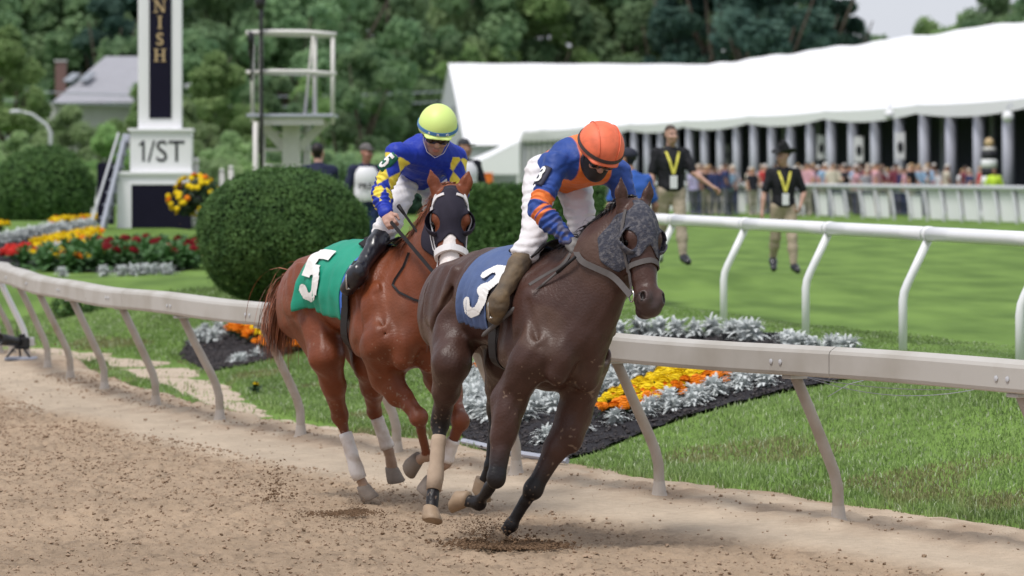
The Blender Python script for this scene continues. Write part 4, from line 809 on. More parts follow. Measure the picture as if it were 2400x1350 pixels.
class Frame:
    def __init__(s, O, th): s.O = V3(*O, 0); s.f = V3(math.sin(th), -math.cos(th), 0); s.l = V3(math.cos(th), math.sin(th), 0); s.M = np.array([s.f, s.l, (0, 0, 1)]).T
    def W(s, p): return s.O+np.asarray(p)@s.M.T
    def Lc(s, w): return (np.asarray(w)-s.O)@s.M
    def D(s, d): return np.asarray(d)@s.M
    def px(s, px, py, u):
        kx = (px-1200)/FPX; Y = (u+s.O@s.f)/(kx*s.f[0]+s.f[1]); return s.Lc(at(px, py, Y))
def tube_on(pts, w, t, name, mat, parent, fr, up=None, flat=True, smooth=True):
    prof = [(-w/2, -t/2), (w/2, -t/2), (w/2, t/2), (-w/2, t/2)] if flat else None
    m = MB().tube([fr.W(p) for p in pts], 1. if flat else w/2, n=8, prof=prof, up=None if up is None else fr.W(up)-fr.O); return m.build(name, mat, parent, smooth and not flat)
def ribbon(pts, nrms, w, t, name, mat, parent, fr):
    """strap lying on a surface: pts with outward normals"""
    v = []; n = len(pts)
    for i in range(n):
        tg = nrm(pts[min(i+1, n-1)]-pts[max(i-1, 0)]); N = nrm(nrms[i]-tg*(nrms[i]@tg)); B = np.cross(tg, N)
        v += [pts[i]-B*w/2, pts[i]+B*w/2, pts[i]+B*w/2+N*t, pts[i]-B*w/2+N*t]
    f = []
    for i in range(n-1):
        for a in range(4): b = (a+1) % 4; f.append((4*i+a, 4*i+b, 4*i+4+b, 4*i+4+a))
    f += [(3, 2, 1, 0), tuple(4*(n-1)+k for k in range(4))]
    return obj(name, fr.W(np.array(v)), f, mat, parent, False)
def hair(roots, dirs, L, w, droop, seed, n=5, spread=.25, flow=None):
    """tufts of hair as tapered curved strips (local coordinates)"""
    g = np.random.RandomState(seed); m = MB()
    for r, d in zip(roots, dirs):
        d = nrm(d+g.normal(size=3)*spread); l = L*(.55+.6*g.rand()); s_ = nrm(np.cross(d, g.normal(size=3))); pts = []; p = np.array(r, float); v = d.copy()
        for i in range(n+1):
            ww = w*(1-(i/n))**.7*(.6+.6*g.rand())+.0008; pts += [p-s_*ww, p+s_*ww]; v = nrm(v+V3(0, 0, -droop/n)+(0 if flow is None else np.asarray(flow)/n)+g.normal(size=3)*.05); p = p+v*l/n
        m.add(pts, [(2*i, 2*i+1, 2*i+3, 2*i+2) for i in range(n)])
    return m
DIG = {'5': [[(.42, .95), (-.38, .95), (-.38, .12), (-.2, .22), (.1, .25), (.34, .12), (.44, -.15), (.44, -.5), (.32, -.82), (.05, -.96), (-.25, -.9), (-.42, -.65)]],
       '3': [[(-.4, .62), (-.25, .88), (.05, .96), (.32, .85), (.42, .55), (.32, .2), (.0, .05), (.32, -.1), (.45, -.45), (.34, -.82), (.05, -.96), (-.25, -.88), (-.44, -.6)]]}
def digit_cells(d, w=.40, n=48):
    """the digit as a fine sheet of small cells: points (x, y) and quads"""
    xs = np.linspace(-.7, .7, n+1); ys = np.linspace(-1.22, 1.22, int(n*1.75)+1); cx, cy = np.meshgrid((xs[1:]+xs[:-1])/2, (ys[1:]+ys[:-1])/2); D = np.full(cx.shape, 9.)
    for L in DIG[d]:
        for a, b in zip(L[:-1], L[1:]):
            a, b = np.array(a), np.array(b); ba = b-a; t = np.clip(((cx-a[0])*ba[0]+(cy-a[1])*ba[1])/(ba@ba), 0, 1); D = np.minimum(D, np.maximum(np.abs(cx-a[0]-t*ba[0])*.9, np.abs(cy-a[1]-t*ba[1])*.9) if abs(ba[0]*ba[1]) < .01 else np.hypot(cx-a[0]-t*ba[0], cy-a[1]-t*ba[1]))
    ins = (D < w/2).ravel(); X, Y = np.meshgrid(xs, ys); f = gridmesh(len(ys), len(xs))[ins]; u, inv = np.unique(f, return_inverse=True); return np.stack([X.ravel(), Y.ravel()], -1)[u], inv.reshape(-1, 4)
def horse(fr, c, root):
    X = lambda a: fr.px(*a); h = .0075
    pel, bar, che = X(c['pel']), X(c['bar']), X(c['che']); ph = R(c['roll']); ax = nrm(che-pel); ax = nrm(V3(ax[0], ax[1], ax[2]*.8)); ew = V3(0, math.sin(ph), math.cos(ph)); ev = nrm(np.cross(ew, ax)); ew = np.cross(ax, ev); M = np.array([ax, ev, ew]).T
    legs = {k: [X(p) for p in c[k]] for k in ('RF', 'LF', 'RH', 'LH')}
    poll, muz = X(c['poll']), X(c['muz'])
    allp = np.array([pel, bar, che, poll, muz]+[p for l in legs.values() for p in l]); F = Field(allp.min(0)-V3(.48, .38, .16), allp.max(0)+V3(.36, .38, .30), h)
    T = lambda o, a: o+M@V3(*a)
    F.ell(T(pel, (0, 0, -.03)), (.36, .24, .235), M, .1); F.ell(T(bar, (0, 0, .03)), (.60, .262, .285), M, .1); F.ell(T(che, (-.06, 0, 0)), (.35, .215, .36), M, .12)
    F.ell(T(che, (-.18, 0, .29)), (.30, .06, .10), M, .12); F.ell(T(pel, (.10, 0, .12)), (.29, .12, .13), M, .09)
    for s_ in (-1, 1):
        F.ell(T(pel, (-.17, s_*.115, -.10)), (.18, .12, .25), M, .07); F.ell(T(pel, (.18, s_*.165, .05)), (.12, .07, .09), M, .08)
        F.cone(T(che, (-.16, s_*.13, .20)), T(che, (.13, s_*.175, -.10)), .075, .102, .06); F.ell(T(che, (.21, s_*.085, -.13)), (.12, .095, .15), M, .05); F.ell(T(che, (-.12, s_*.19, -.13)), (.13, .075, .15), M, .07)
    # legs
    for k, P in legs.items():
        s_ = -1 if k[0] == 'R' else 1; lat = ev
        if k[1] == 'F':
            sh, el, kn, fe, ho = P; F.cone(sh, el, .112, .094, .07); F.cone(el, el+(kn-el)*.45, .092, .066, .05); F.cone(el+(kn-el)*.45, kn, .064, .047, .03); F.ell(kn, (.049, .055, .060), k=.025)
            F.cone(kn, kn+(fe-kn)*.35, .040, .028, .015); F.cone(kn+(fe-kn)*.35, fe, .028, .030, .015); F.ell(fe, .040, k=.015); F.cone(fe, ho, .029, .033, .015); bk = nrm(np.cross(ev, kn-fe)); F.cone(kn-bk*.024, fe-bk*.02, .014, .016, .008)
            F.ell(el+(kn-el)*.2+(T(V3(0,0,0), (.05, s_*.02, 0))), (.055, .06, .11), k=.05)
        else:
            hi, st, hk, fe, ho = P; F.cone(hi, st, .160, .102, .09); F.cone(T(hi, (-.12, 0, -.12)), hk+(st-hk)*.55, .11, .06, .07); F.cone(st, st+(hk-st)*.5, .100, .074, .06); F.cone(st+(hk-st)*.5, hk, .072, .048, .03); F.ell(hk, (.052, .047, .064), k=.025)
            bk = nrm(np.cross(ev, hk-fe)); F.cone(hk-bk*.045+V3(0, 0, .03), hk+(st-hk)*.4-bk*.045, .019, .016, .02); F.cone(hk, hk+(fe-hk)*.35, .042, .031, .02); F.cone(hk+(fe-hk)*.35, fe, .031, .032, .015); F.ell(fe, .039, k=.015); F.cone(fe, ho, .031, .035, .015); F.cone(hk-bk*.03, fe-bk*.021, .016, .017, .01)
    for s_ in (-1, 1):
        F.ell(T(che, (-.03, s_*.235, .02)), (.07, .035, .19), M@np.array(Matrix.Rotation(R(22), 3, 'Y')), .05); F.ell(T(pel, (.02, s_*.245, -.02)), (.12, .03, .17), M, .06); F.cone(T(che, (.0, s_*.215, .16)), T(che, (.17, s_*.17, -.14)), .03, .05, .04); F.cone(T(bar, (-.30, s_*.215, .12)), T(bar, (-.36, s_*.20, -.14)), .03, .035, .06)
        F.cone(T(che, (.27, s_*.035, -.02)), T(che, (.26, s_*.10, -.24)), .045, .055, .03); F.cone(T(che, (.305, 0, .02)), T(che, (.30, 0, -.26)), .012, .012, .02, op='s')
    for s_ in (-1, 1):
        F.cone(T(che, (-.15, s_*.255, .20)), T(che, (-.02, s_*.275, -.16)), .006, .008, .06, op='s'); F.cone(T(che, (.06, s_*.26, .12)), T(che, (.20, s_*.21, -.10)), .005, .007, .05, op='s'); F.cone(T(pel, (.22, s_*.27, .04)), T(pel, (.06, s_*.285, -.26)), .007, .009, .05, op='s'); F.cone(T(pel, (-.10, s_*.275, .02)), T(pel, (-.16, s_*.25, -.30)), .008, .010, .03, op='s')
        for i in range(5): F.cone(T(bar, (-.28+.085*i, s_*.285, .08)), T(bar, (-.33+.085*i, s_*.275, -.12)), .005, .005, .03, op='s')
    # neck and head
    hy = nrm(muz-poll); az = R(c['face']); fw = fr.Lc(fr.O+V3(math.sin(az), -math.cos(az), 0)); hz = nrm(fw-hy*(fw@hy)); hx = np.cross(hy, hz); hx = hx if hx[1] > 0 else -hx; H = np.array([hx, hy, hz]).T; sc = c.get('hs', 1.)
    hl = lambda x, y, z: poll+H@(V3(x, y, z)*sc)
    nb = T(che, (.14, 0, .10)); nt = hl(0, .06, -.13); mid = (nb+nt)/2+M@V3(*c.get('nmid', (.02, 0, .05))); nl = nrm(np.cross(ew, nt-nb)); nl = nl if nl[1] > 0 else -nl; sq = (nl, .62)
    F.chain([nb, mid, nt], [.255, .17, .118], .1, sq); cr = T(che, (-.10, 0, .30)); F.chain([cr, mid+M@V3(-.08, 0, .13), hl(0, -.005, -.10)], [.10, .07, .06], .09, (nl, .7)); F.cone(T(che, (.22, 0, .0)), hl(0, .2, -.2), .13, .075, .08, (nl, .8))
    E = lambda x, y, z, a, b, d, k=.025, op='u': F.ell(hl(x, y, z), V3(a, b, d)*sc, H, k, op)
    E(0, .08, -.07, .088, .13, .095, .05); F.cone(hl(0, .11, -.035), hl(0, .44, -.028), .084*sc, .058*sc, .04, (hx, .95)); E(0, .12, .012, .066, .12, .045, .04); F.cone(hl(0, .18, -.10), hl(0, .42, -.065), .07*sc, .042*sc, .04)
    for s_ in (-1, 1):
        E(s_*.048, .20, -.135, .042, .135, .105, .04); F.cone(hl(s_*.06, .22, -.02), hl(s_*.042, .38, -.03), .022*sc, .012*sc, .03); E(s_*.077, .165, -.005, .026, .042, .032, .03); E(s_*.088, .195, -.02, .012, .024, .022, .008, 's')
        E(s_*.043, .495, .012, .032, .046, .03, .025); E(s_*.058, .497, .028, .016, .027, .024, .01, 's')
        b = hl(s_*.058, .005, -.075); tip = hl(s_*c['ear'][0], -c['ear'][1], c['ear'][2]); mdl = b*.45+tip*.55+H@V3(s_*.006, 0, 0); F.cone(b, mdl, .040*sc, .033*sc, .03, (nrm(np.cross(tip-b, hx)), .62)); F.cone(mdl, tip, .031*sc, .005, .02, (nrm(np.cross(tip-b, hx)), .6)); ef = nrm(H@V3(s_*.35, 0, 1)); F.cone(b+ef*.045*sc+(tip-b)*.32, tip+ef*.013, .024*sc, .004, .012, op='s')
    E(0, .485, -.03, .068, .08, .062, .03); E(0, .548, -.022, .054, .036, .046, .03); E(0, .538, -.078, .042, .038, .034, .02); F.cone(hl(-.07, .545, -.055), hl(.07, .545, -.055), .0055, .0055, .008, op='s')
    F.wrinkle(.0055, 15, c['seed']); F.wrinkle(.0036, 38, c['seed']+5)
    v, f = F.mesh()
    # colours of the coat
    col = np.tile(np.array(c['col']), (len(v), 1)); g1 = vnoise(v[:, 0]*3+v[:, 1]*2, v[:, 2]*3, 5)[:, None]; col = col*(.86+.3*g1)
    up = np.clip((v@ew-(bar@ew))/.35, -1, 1)[:, None]; dust = (sst(.5, .8, vnoise(v[:, 0]*5, v[:, 2]*6+v[:, 1]*4, 6))*c.get('dust', .2))[:, None]; col = col*(1-dust)+np.array((.30, .21, .15))*dust
    def near(a, b):
        ba = b-a; t = np.clip((v-a)@ba/(ba@ba), 0, 1); return np.linalg.norm(v-a-t[:, None]*ba, axis=1), t
    for k, P in legs.items():
        d1, t1 = near(P[1], P[2]); d2, t2 = near(P[2], P[3]); d3, _ = near(P[3], P[4]); lc = np.array(c['legcol'])
        w = np.where(d1 < .11, sst(c['legt'], 1., t1), 0); w = np.maximum(w, (d2 < .075)*1.); w = np.maximum(w, (d3 < .07)*1.)[:, None]; col = col*(1-w)+lc*w
        pc = c.get('past'); 
        if pc is not None: w = ((d3 < .065) & (d2 > .03))[:, None]*.8; col = col*(1-w)+np.array(pc)*w
    sp_ = (vnoise(v[:, 0]*70+v[:, 1]*50, v[:, 2]*80, 17) > .86) & (v[:, 2] < 1.05) & (vnoise(v[:, 0]*6, v[:, 2]*5+v[:, 1]*3, 18) > .45); col[sp_] = col[sp_]*.5+np.array((.30, .22, .16))*.5
    q = (v-poll)@H/sc; inh = (np.abs(q[:, 0]) < .15) & (q[:, 1] > -.02) & (q[:, 1] < .62) & (q[:, 2] > -.2) & (np.linalg.norm(v-poll, axis=1) < .75)
    mz = np.where(inh, sst(.43, .53, q[:, 1]), 0)[:, None]; col = col*(1-mz)+np.array(c['muzcol'])*mz
    if c.get('blaze'):
        w = (inh & (np.abs(q[:, 0]+.005) < .032+.05*sst(.3, .5, q[:, 1])) & (q[:, 2] > -.03) & (q[:, 1] > .05))[:, None]*1.; col = col*(1-w)+np.array((.72, .66, .64))*w; w = (inh & (q[:, 1] > .43))[:, None]*.9; col = col*(1-w)+np.array((.66, .47, .44))*w
    nost = (inh & (np.abs(np.abs(q[:, 0])-.057) < .016) & (np.abs(q[:, 1]-.497) < .026) & (q[:, 2] < .036) & (q[:, 2] > -.02)); col[nost] *= .25
    ear = (q[:, 1] < -.03) & (np.linalg.norm(v-poll, axis=1) < .35) & (q[:, 2] > -.14); tipw = (sst(.12, .2, -q[:, 1])*ear)[:, None]; col = col*(1-.6*tipw)
    obj('body', fr.W(v), f, c['mat'], root, True, np.clip(col, .002, .95))
    # eyes, hooves
    for s_ in (-1, 1): MB().lathe(fr.W(hl(s_*.082, .19, -.018)), [(.003, -.024), (.018, -.016), (.024, 0), (.018, .016), (.003, .024)], 12).build('eye', 'eye', root, True)
    for k, P in legs.items():
        fe, ho = P[3], P[4]; d = nrm(ho-fe); tv = nrm(c['toe'][k]); tv = nrm(tv-d*(tv@d)); sole = nrm(d*.75+tv*.0+V3(0, 0, 0)) ; m = MB(); ring = []; n = 18
        for t, r_, sh in ((-.035, .040, -.012), (-.01, .047, -.004), (.03, .054, .010), (.062, .060, .022), (.066, .055, .024)):
            for j in range(n): a = 2*math.pi*j/n; q_ = math.cos(a); ring.append(ho+d*(t-(.012 if q_ < -.3 else 0)*(t > 0))+tv*(r_*q_*1.08+sh)+np.cross(d, tv)*r_*math.sin(a)*.95)
        fs = [(i*n+j, i*n+(j+1) % n, i*n+n+(j+1) % n, i*n+n+j) for i in range(4) for j in range(n)]+[tuple(range(n-1, -1, -1)), tuple(range(4*n, 5*n))]
        obj('hoof', fr.W(np.array(ring)), fs, c['hoofmat'], root, True)
    for k, (mat, a, b) in c['wraps'].items():
        P = legs[k]; hk, fe = P[2], P[3]; pts = [hk+(fe-hk)*t for t in np.linspace(a, b, 9)]; rr = [.042+.0015*math.sin(i*2.1)+.007*sst(.7, 1., a+(b-a)*i/8) for i in range(9)]
        if b >= 1: pts.append(fe+(P[4]-fe)*.35); rr.append(.043)
        MB().tube([fr.W(p) for p in pts], rr, 16).build('leg_wrap', mat, root, True)
    # mane and tail
    g = np.random.RandomState(c['seed']); ts = np.linspace(0, 1, 150); crest = []; A, B, C_ = cr, mid+M@V3(-.08, 0, .13), hl(0, -.01, -.10)
    org = [(1-t)**2*A+2*t*(1-t)*(2*B-.5*A-.5*C_)*.5+2*t*(1-t)*B*.5+t*t*C_ for t in ts]; org = [o+ew*.35+g.normal(size=3)*.012 for o in org]; top = F.project(np.array(org), -ew, .0, .6)
    hm = hair([p+g.normal(size=3)*V3(.01, .012, .006) for p in list(top)*10], [np.array(c['manedir'])+ew*.3 for _ in range(1500)], c['manel'], .0035, c['manedroop'], 3, 5, .22); obj('mane', fr.W(np.array(hm.v)), hm.f, c['hairmat'], root, True)
    tb = T(pel, (-.33, 0, c.get('tz', .02))); n = 2000; hm = hair([tb+g.normal(size=3)*V3(.02, .028, .03) for _ in range(n)], [np.array(c['taildir'])]*n, c['taill'], .005, c['taildroop'], 4, 9, c.get('tsp', .16)); obj('tail', fr.W(np.array(hm.v)), hm.f, c['hairmat'], root, True)
    return dict(F=F, M=M, pel=pel, bar=bar, che=che, H=H, hl=hl, poll=poll, legs=legs, v=v, f=f, q=q, inh=inh, sc=sc, ew=ew, ev=ev, ax=ax, cr=cr, mid=mid)

def tack(fr, hd, c, root):
    F, H, hl, M, sc = hd['F'], hd['H'], hd['hl'], hd['M'], hd['sc']
    def hp(y, a, off=.004, cz=-.05):         # point on the head at length y, angle a round it (0 = horse's left, 90 = front)
        d = H@V3(math.cos(R(a)), 0, math.sin(R(a))); o = hl(0, y, cz)+d*.26; return F.project(o[None], -d, off, .5)[0], d
    def hstrap(name, pa, w, t, mat, par=root, off=.003, n=14):
        P, N = [], []
        for i in range(len(pa)-1):
            for k in range(n if i == len(pa)-2 else n-1):
                s_ = k/(n-1); y = pa[i][0]+(pa[i+1][0]-pa[i][0])*s_; a = pa[i][1]+(pa[i+1][1]-pa[i][1])*s_; p, d = hp(y, a, off); P.append(p); N.append(d)
        return ribbon(P, N, w, t, name, mat, par, fr)
    # hood: the head's own surface lifted a little, with holes for eyes and ears
    v, f, q = hd['v'], hd['f'], hd['q']; keep = (np.abs(q[:, 0]) < .16) & (q[:, 1] > -.035) & (q[:, 2] > -.24) & (np.linalg.norm(v-hd['poll'], axis=1) < .6)
    yl = np.where(q[:, 2] > -.02, c['hood'][0]-c['hood'][2]*np.clip(.045-np.abs(q[:, 0]), 0, 1), c['hood'][1]); keep &= q[:, 1] < yl
    for s_ in (-1, 1):
        keep &= ~(((q[:, 0]-s_*.085)/.048)**2+((q[:, 1]-.19)/.05)**2+((q[:, 2]+.005)/.046)**2 < 1); keep &= ~(((q[:, 0]-s_*.07)/.036)**2+((q[:, 1]+.015)/.04)**2 < 1)
    keep &= q[:, 2] > -.195+.75*np.clip(.12-q[:, 1], 0, 1)+.5*np.clip(q[:, 1]-.25, 0, 1)
    e1 = v[f[:, 1]]-v[f[:, 0]]; e2 = v[f[:, 3]]-v[f[:, 0]]; fn = np.cross(e1, e2); vn = np.zeros_like(v)
    for k in range(4): np.add.at(vn, f[:, k], fn)
    vn /= np.linalg.norm(vn, axis=1)[:, None]+1e-12
    hv, hf, u = drop(v, f, keep); outer = hv+vn[u]*.007; outer = smooth_edge(outer, hf, 14); ho = obj('hood', fr.W(outer), hf, c['hoodmat'], root, True); sm = ho.modifiers.new('thick', 'SOLIDIFY'); sm.thickness = .004; sm.offset = -1
    # blinker cups
    for s_ in (-1, 1):
        m = []; n1, n2 = 12, 9; ce = hl(s_*.082, .19, -.016)
        for i in range(n1):
            for j in range(n2):
                b = R(62+236*i/(n1-1)); a = R(8+82*j/(n2-1)); r_ = .066*sc; m.append(ce+H@V3(s_*(math.cos(a)*r_*.95-.012), math.sin(b)*math.sin(a)*r_*1.12, math.cos(b)*math.sin(a)*r_*1.0+.014))
        o = obj('blinker_cup', fr.W(np.array(m)), gridmesh(n1, n2), c['cupmat'], root, True); sm = o.modifiers.new('thick', 'SOLIDIFY'); sm.thickness = .005
    B = c['bridle']
    nb = empty('bridle', fr.W(hl(0, .3, 0)), parent=root)
    ny = B.get('ny', .35); hstrap('noseband', [(ny+.02, -22), (ny, 90), (ny+.02, 202)], *B['nose'], nb, .006, 16)
    for a0, a1 in ((158, 188), (22, -8)): hstrap('cheekpiece', [(.02, a0), (.2, a0+(a1-a0)*.5), (.45, a1)], *B['cheek'], nb, .010)
    if B.get('white'): [hstrap('hood_trim', t, .016, .008, 'strap_white', nb, .010) for t in ([(.085, 158), (.05, 135), (.045, 108)], [(.085, 22), (.05, 45), (.045, 72)])]; hstrap('throat_lash', [(.09, 168), (.2, 196), (.32, 200)], .016, .006, 'strap_white', nb, .016)
    for a in (188, -8):
        p, d = hp(.465, a, .012); ring = []; t1 = H[:, 1]; t2 = np.cross(d, t1)
        for k in range(17): an = 2*math.pi*k/16; ring.append(fr.W(p+(t1*math.cos(an)+t2*math.sin(an))*.034))
        MB().tube(ring, .0045, 6).build('bit_ring', 'metal', nb, True)
    hd['bit'] = [hp(.465, 188, .015)[0], hp(.465, -8, .015)[0]]
    hd['hp'] = hp; hd['hstrap'] = hstrap; hd['bridle'] = nb
    # saddle cloth, girth, saddle
    cc = c['cloth']; base = lambda u: hd['bar']+hd['ax']*(u-hd['bar'][0])
    def spv(u, a, off):
        u, a, off = np.broadcast_arrays(np.asarray(u, float), np.asarray(a, float), np.asarray(off, float)); ar = np.radians(a.ravel()); d = np.stack([0*ar, -np.cos(ar), np.sin(ar)], -1)@M.T; o = hd['bar']+hd['ax']*(u.ravel()-hd['bar'][0])[:, None]+d*.55; return F.project(o, -d, off.ravel(), .6), d
    def sp(u, a, off=.012): p, d = spv([u], [a], [off]); return p[0], d[0]
    hd['sp'] = sp
    nu, na = 40, 70; I, A = np.meshgrid(np.arange(nu), cc['a0']+(cc['a1']-cc['a0'])*np.arange(na)/(na-1), indexing='ij'); t = I/(nu-1); low = np.where(A < 90, sst(75, cc['a0'], A), sst(105, cc['a1'], A)); U = cc['u0']-cc.get('flare', 0)*low*(1-t)+(cc['u1']-cc['u0'])*t
    fold = .004*np.sin(I*.8+A*.05)+.004*np.sin(I*.3+2+A*.04); V = spv(U, A, .014+fold*(.3+.7*low)+.014*low*low*np.sin(I*.45)**2)[0]
    o = obj('saddle_cloth', fr.W(np.array(V)), gridmesh(nu, na), cc['mat'], root, True); sm = o.modifiers.new('thick', 'SOLIDIFY'); sm.thickness = .004; sm.offset = 0
    n = cc['num']; xy, qf = digit_cells(n[0]); obj('number', fr.W(spv(n[1]+xy[:, 0]*n[3]-xy[:, 1]*n[6], n[2]+xy[:, 1]*n[4], .031)[0]), qf, 'digit_white', o, True)
    if cc.get('pipe'):
        P = [sp(cc['u1']+.012, a, .016) for a in np.linspace(96, cc['a0'], 22)]; ribbon([p for p, _ in P], [d for _, d in P], .03, .006, 'cloth_edge', cc['pipe'], o, fr)
    P = [sp(cc['gu'], a, .02) for a in np.linspace(70, -95, 40)]; ribbon([p for p, _ in P], [d for _, d in P], .085, .006, 'girth', 'leather_dark', root, fr); P = [sp(cc['gu'], a, .02) for a in np.linspace(110, 275, 40)]; ribbon([p for p, _ in P], [d for _, d in P], .085, .006, 'girth', 'leather_dark', root, fr)
    nu, na = 16, 24; t, A = np.meshgrid(np.linspace(0, 1, nu), 66+48*np.arange(na)/(na-1), indexing='ij'); V = spv(cc['gu']-.20+.28*t, np.where((t > .1) & (t < .95), A, 90+(A-90)*.6), .022+.048*(t-.5)**2+.008*np.cos(np.radians((A-90)*3)))[0]
    o = obj('saddle', fr.W(np.array(V)), gridmesh(nu, na), 'leather_dark', root, True); sm = o.modifiers.new('thick', 'SOLIDIFY'); sm.thickness = .012
    hd['sp'] = sp

BAY = Frame((.03, 23.1), R(30)); CHE = Frame((-.835, 25.52), R(30))
bay_c = dict(pel=(1116, 694, -.55), bar=(1195, 715, -.05), che=(1308, 770, .42), roll=9, poll=(1500, 482, .93), muz=(1524, 690, 1.10), face=27, ear=(.085, .150, -.01), hs=1.08,
    RF=[(1240, 850, .50), (1192, 940, .36), (1163, 1120, .42), (1122, 1180, .19), (1086, 1172, .10)], LF=[(1375, 860, .52), (1345, 975, .40), (1250, 1145, .32), (1198, 1230, .22), (1173, 1256, .18)],
    RH=[(1075, 705, -.55), (1058, 850, -.28), (1032, 990, -.50), (1020, 1122, -.40), (1010, 1200, -.33)], LH=[(1190, 730, -.55), (1180, 850, -.32), (1160, 960, -.72), (1152, 1090, -.70), (1130, 1138, -.76)],
    toe=dict(RF=(-.3, 0, -1), LF=(1, 0, -.2), RH=(1, 0, -.3), LH=(-.2, 0, -1)), col=(.056, .0255, .019), legcol=(.012, .010, .011), legt=.45, muzcol=(.055, .035, .032), mat='coat_bay', hoofmat='hoof', dust=.10, past=None,
    wraps=dict(RH=('wrap_tan', .25, 1.0)), seed=2, manedir=(-.5, -.8, .0), manel=.10, manedroop=2.2, hairmat='hair_black', taildir=(-.5, .05, -.45), taill=.27, taildroop=2.5, tz=-.05)
che_c = dict(pel=(770, 680, -.57), bar=(850, 690, -.05), che=(945, 745, .42), roll=8, poll=(1055, 445, .90), muz=(1056, 632, 1.08), face=2, ear=(.105, .13, -.02), hs=1.13,
    RF=[(885, 810, .50), (905, 885, .36), (981, 978, .60), (1000, 1068, .44), (974, 1083, .35)], LF=[(1010, 820, .50), (1035, 890, .36), (1080, 985, .62), (1043, 1085, .50), (1004, 1135, .44)],
    RH=[(738, 700, -.57), (765, 835, -.28), (797, 975, -.52), (838, 1108, -.42), (856, 1148, -.40)], LH=[(835, 715, -.57), (868, 850, -.30), (877, 962, -.62), (911, 1055, -.60), (921, 1106, -.60)],
    toe=dict(RF=(-.3, -.3, -1), LF=(1, 0, -.3), RH=(1, 0, -.2), LH=(1, 0, -.2)), col=(.165, .043, .016), legcol=(.15, .042, .018), legt=.6, muzcol=(.4, .25, .22), mat='coat_chestnut', hoofmat='hoof_dark', dust=.06, past=(.36, .25, .18), blaze=True,
    wraps=dict(RH=('wrap_white', .30, 1.0), LH=('wrap_white', .18, .95), LF=('wrap_white', .45, .95)), seed=3, manedir=(-.5, -.9, -.1), manel=.14, manedroop=2.4, hairmat='hair_chestnut', taildir=(-.55, -.72, .16), taill=.52, taildroop=4.4, tsp=.24, tz=.02)
bay_r = empty('racehorse', BAY.W((0, 0, 0)), 'dark bay racehorse galloping in front with muddy grey hood and blue cloth', 'horse')
HB = horse(BAY, bay_c, bay_r)
tack(BAY, HB, dict(hood=(.285, .31, 1.3), hoodmat='hood_muddy', cupmat='hood_muddy', bridle=dict(ny=.305, nose=(.030, .006, 'leather_dusty'), cheek=(.02, .005, 'leather_dusty')), cloth=dict(u0=-.15, u1=.16, a0=-34, a1=160, flare=.05, mat='cloth_blue', num=('3', .085, 14, .17, 30, 0, -.07), gu=.22)), bay_r)
che_r = empty('racehorse', CHE.W((0, 0, 0)), 'reddish chestnut racehorse behind with black hood, white noseband and green number 5 cloth', 'horse')
HC = horse(CHE, che_c, che_r)
tack(CHE, HC, dict(hood=(.31, .36, .9), hoodmat='hood_black', cupmat='hood_black', hoodtrim=True, bridle=dict(nose=(.04, .022, 'strap_white'), cheek=(.018, .006, 'strap_white'), white=True), cloth=dict(u0=-.38, u1=.14, a0=-36, a1=160, flare=.10, mat='cloth_green', num=('5', -.235, 12, .19, 31, 0, -.02), gu=.20, pipe='piping_blue')), che_r)
# ---------------------------------------------------------------- people
mk('skin', (.42, .25, .19), .5, .1, 30, attr=True, spec=.35); mk('cloth_any', (.5, .5, .5), .7, .07, 8, attr=True, spec=.25, bump=.12, bscale=30); mk('silk', (.5, .5, .5), .55, .10, 10, attr=True, spec=.3, bump=.25, bscale=30)
mk('breeches', (.70, .68, .70), .75, .10, 9, bump=.3, bscale=28, detail=8, spec=.2); mk('boot_black', (.012, .012, .018), .28, .3, 20, spec=.6); mk('boot_muddy', (.17, .115, .06), .7, .35, 12, col2=(.035, .03, .028), contrast=(.3, .75), detail=7, bump=.15)
mk('helmet_yellow', (.64, .80, .24), .5, .04, 9); mk('helmet_orange', (.80, .165, .075), .6, .12, 16, col2=(.58, .12, .055), contrast=(.45, .75), detail=7); mk('goggles', (.010, .009, .009), .12, .1, 5, spec=.8); mk('mask_black', (.014, .011, .012), .6, .2, 20); mk('band_blue', (.06, .19, .44), .5, .05); mk('band_dark', (.05, .035, .035), .6, .1); mk('badge_navy', (.022, .022, .05), .6, .2, 20); mk('badge_green', (.005, .12, .07), .6, .1); mk('lanyard', (.72, .64, .10), .6, .06); mk('card', (.75, .74, .78), .5, .04); mk('felt_black', (.008, .008, .010), .8, .2, 10)
def head_field(F, c, fw, up, k=1.):
    fw = nrm(fw); up = nrm(np.asarray(up)-fw*(np.asarray(up)@fw)); lt = np.cross(up, fw); M = np.array([lt, fw, up]).T; h = lambda x, y, z: c+M@(V3(x, y, z)*k); E = lambda x, y, z, a, b, d, kk=.02, op='u': F.ell(h(x, y, z), V3(a, b, d)*k, M, kk, op)
    E(0, -.015, .045, .075, .095, .085, .03); E(0, .03, -.03, .062, .068, .085, .03); E(0, .055, -.095, .040, .036, .028, .03); F.cone(h(0, .085, .01), h(0, .112, -.032), .011*k, .017*k, .012); E(0, .108, -.036, .017, .012, .010, .01)
    for s_ in (-1, 1): E(s_*.033, .096, .008, .018, .014, .011, .01, 's'); E(s_*.04, .078, -.03, .022, .022, .02, .02); E(s_*.076, -.005, -.01, .010, .022, .032, .01); E(s_*.03, .09, .024, .024, .012, .007, .012)
    E(0, .098, -.066, .023, .011, .006, .008); E(0, .096, -.078, .021, .011, .007, .008); F.cone(h(-.022, .108, -.072), h(.022, .108, -.072), .002, .002, .004, op='s'); return M, h
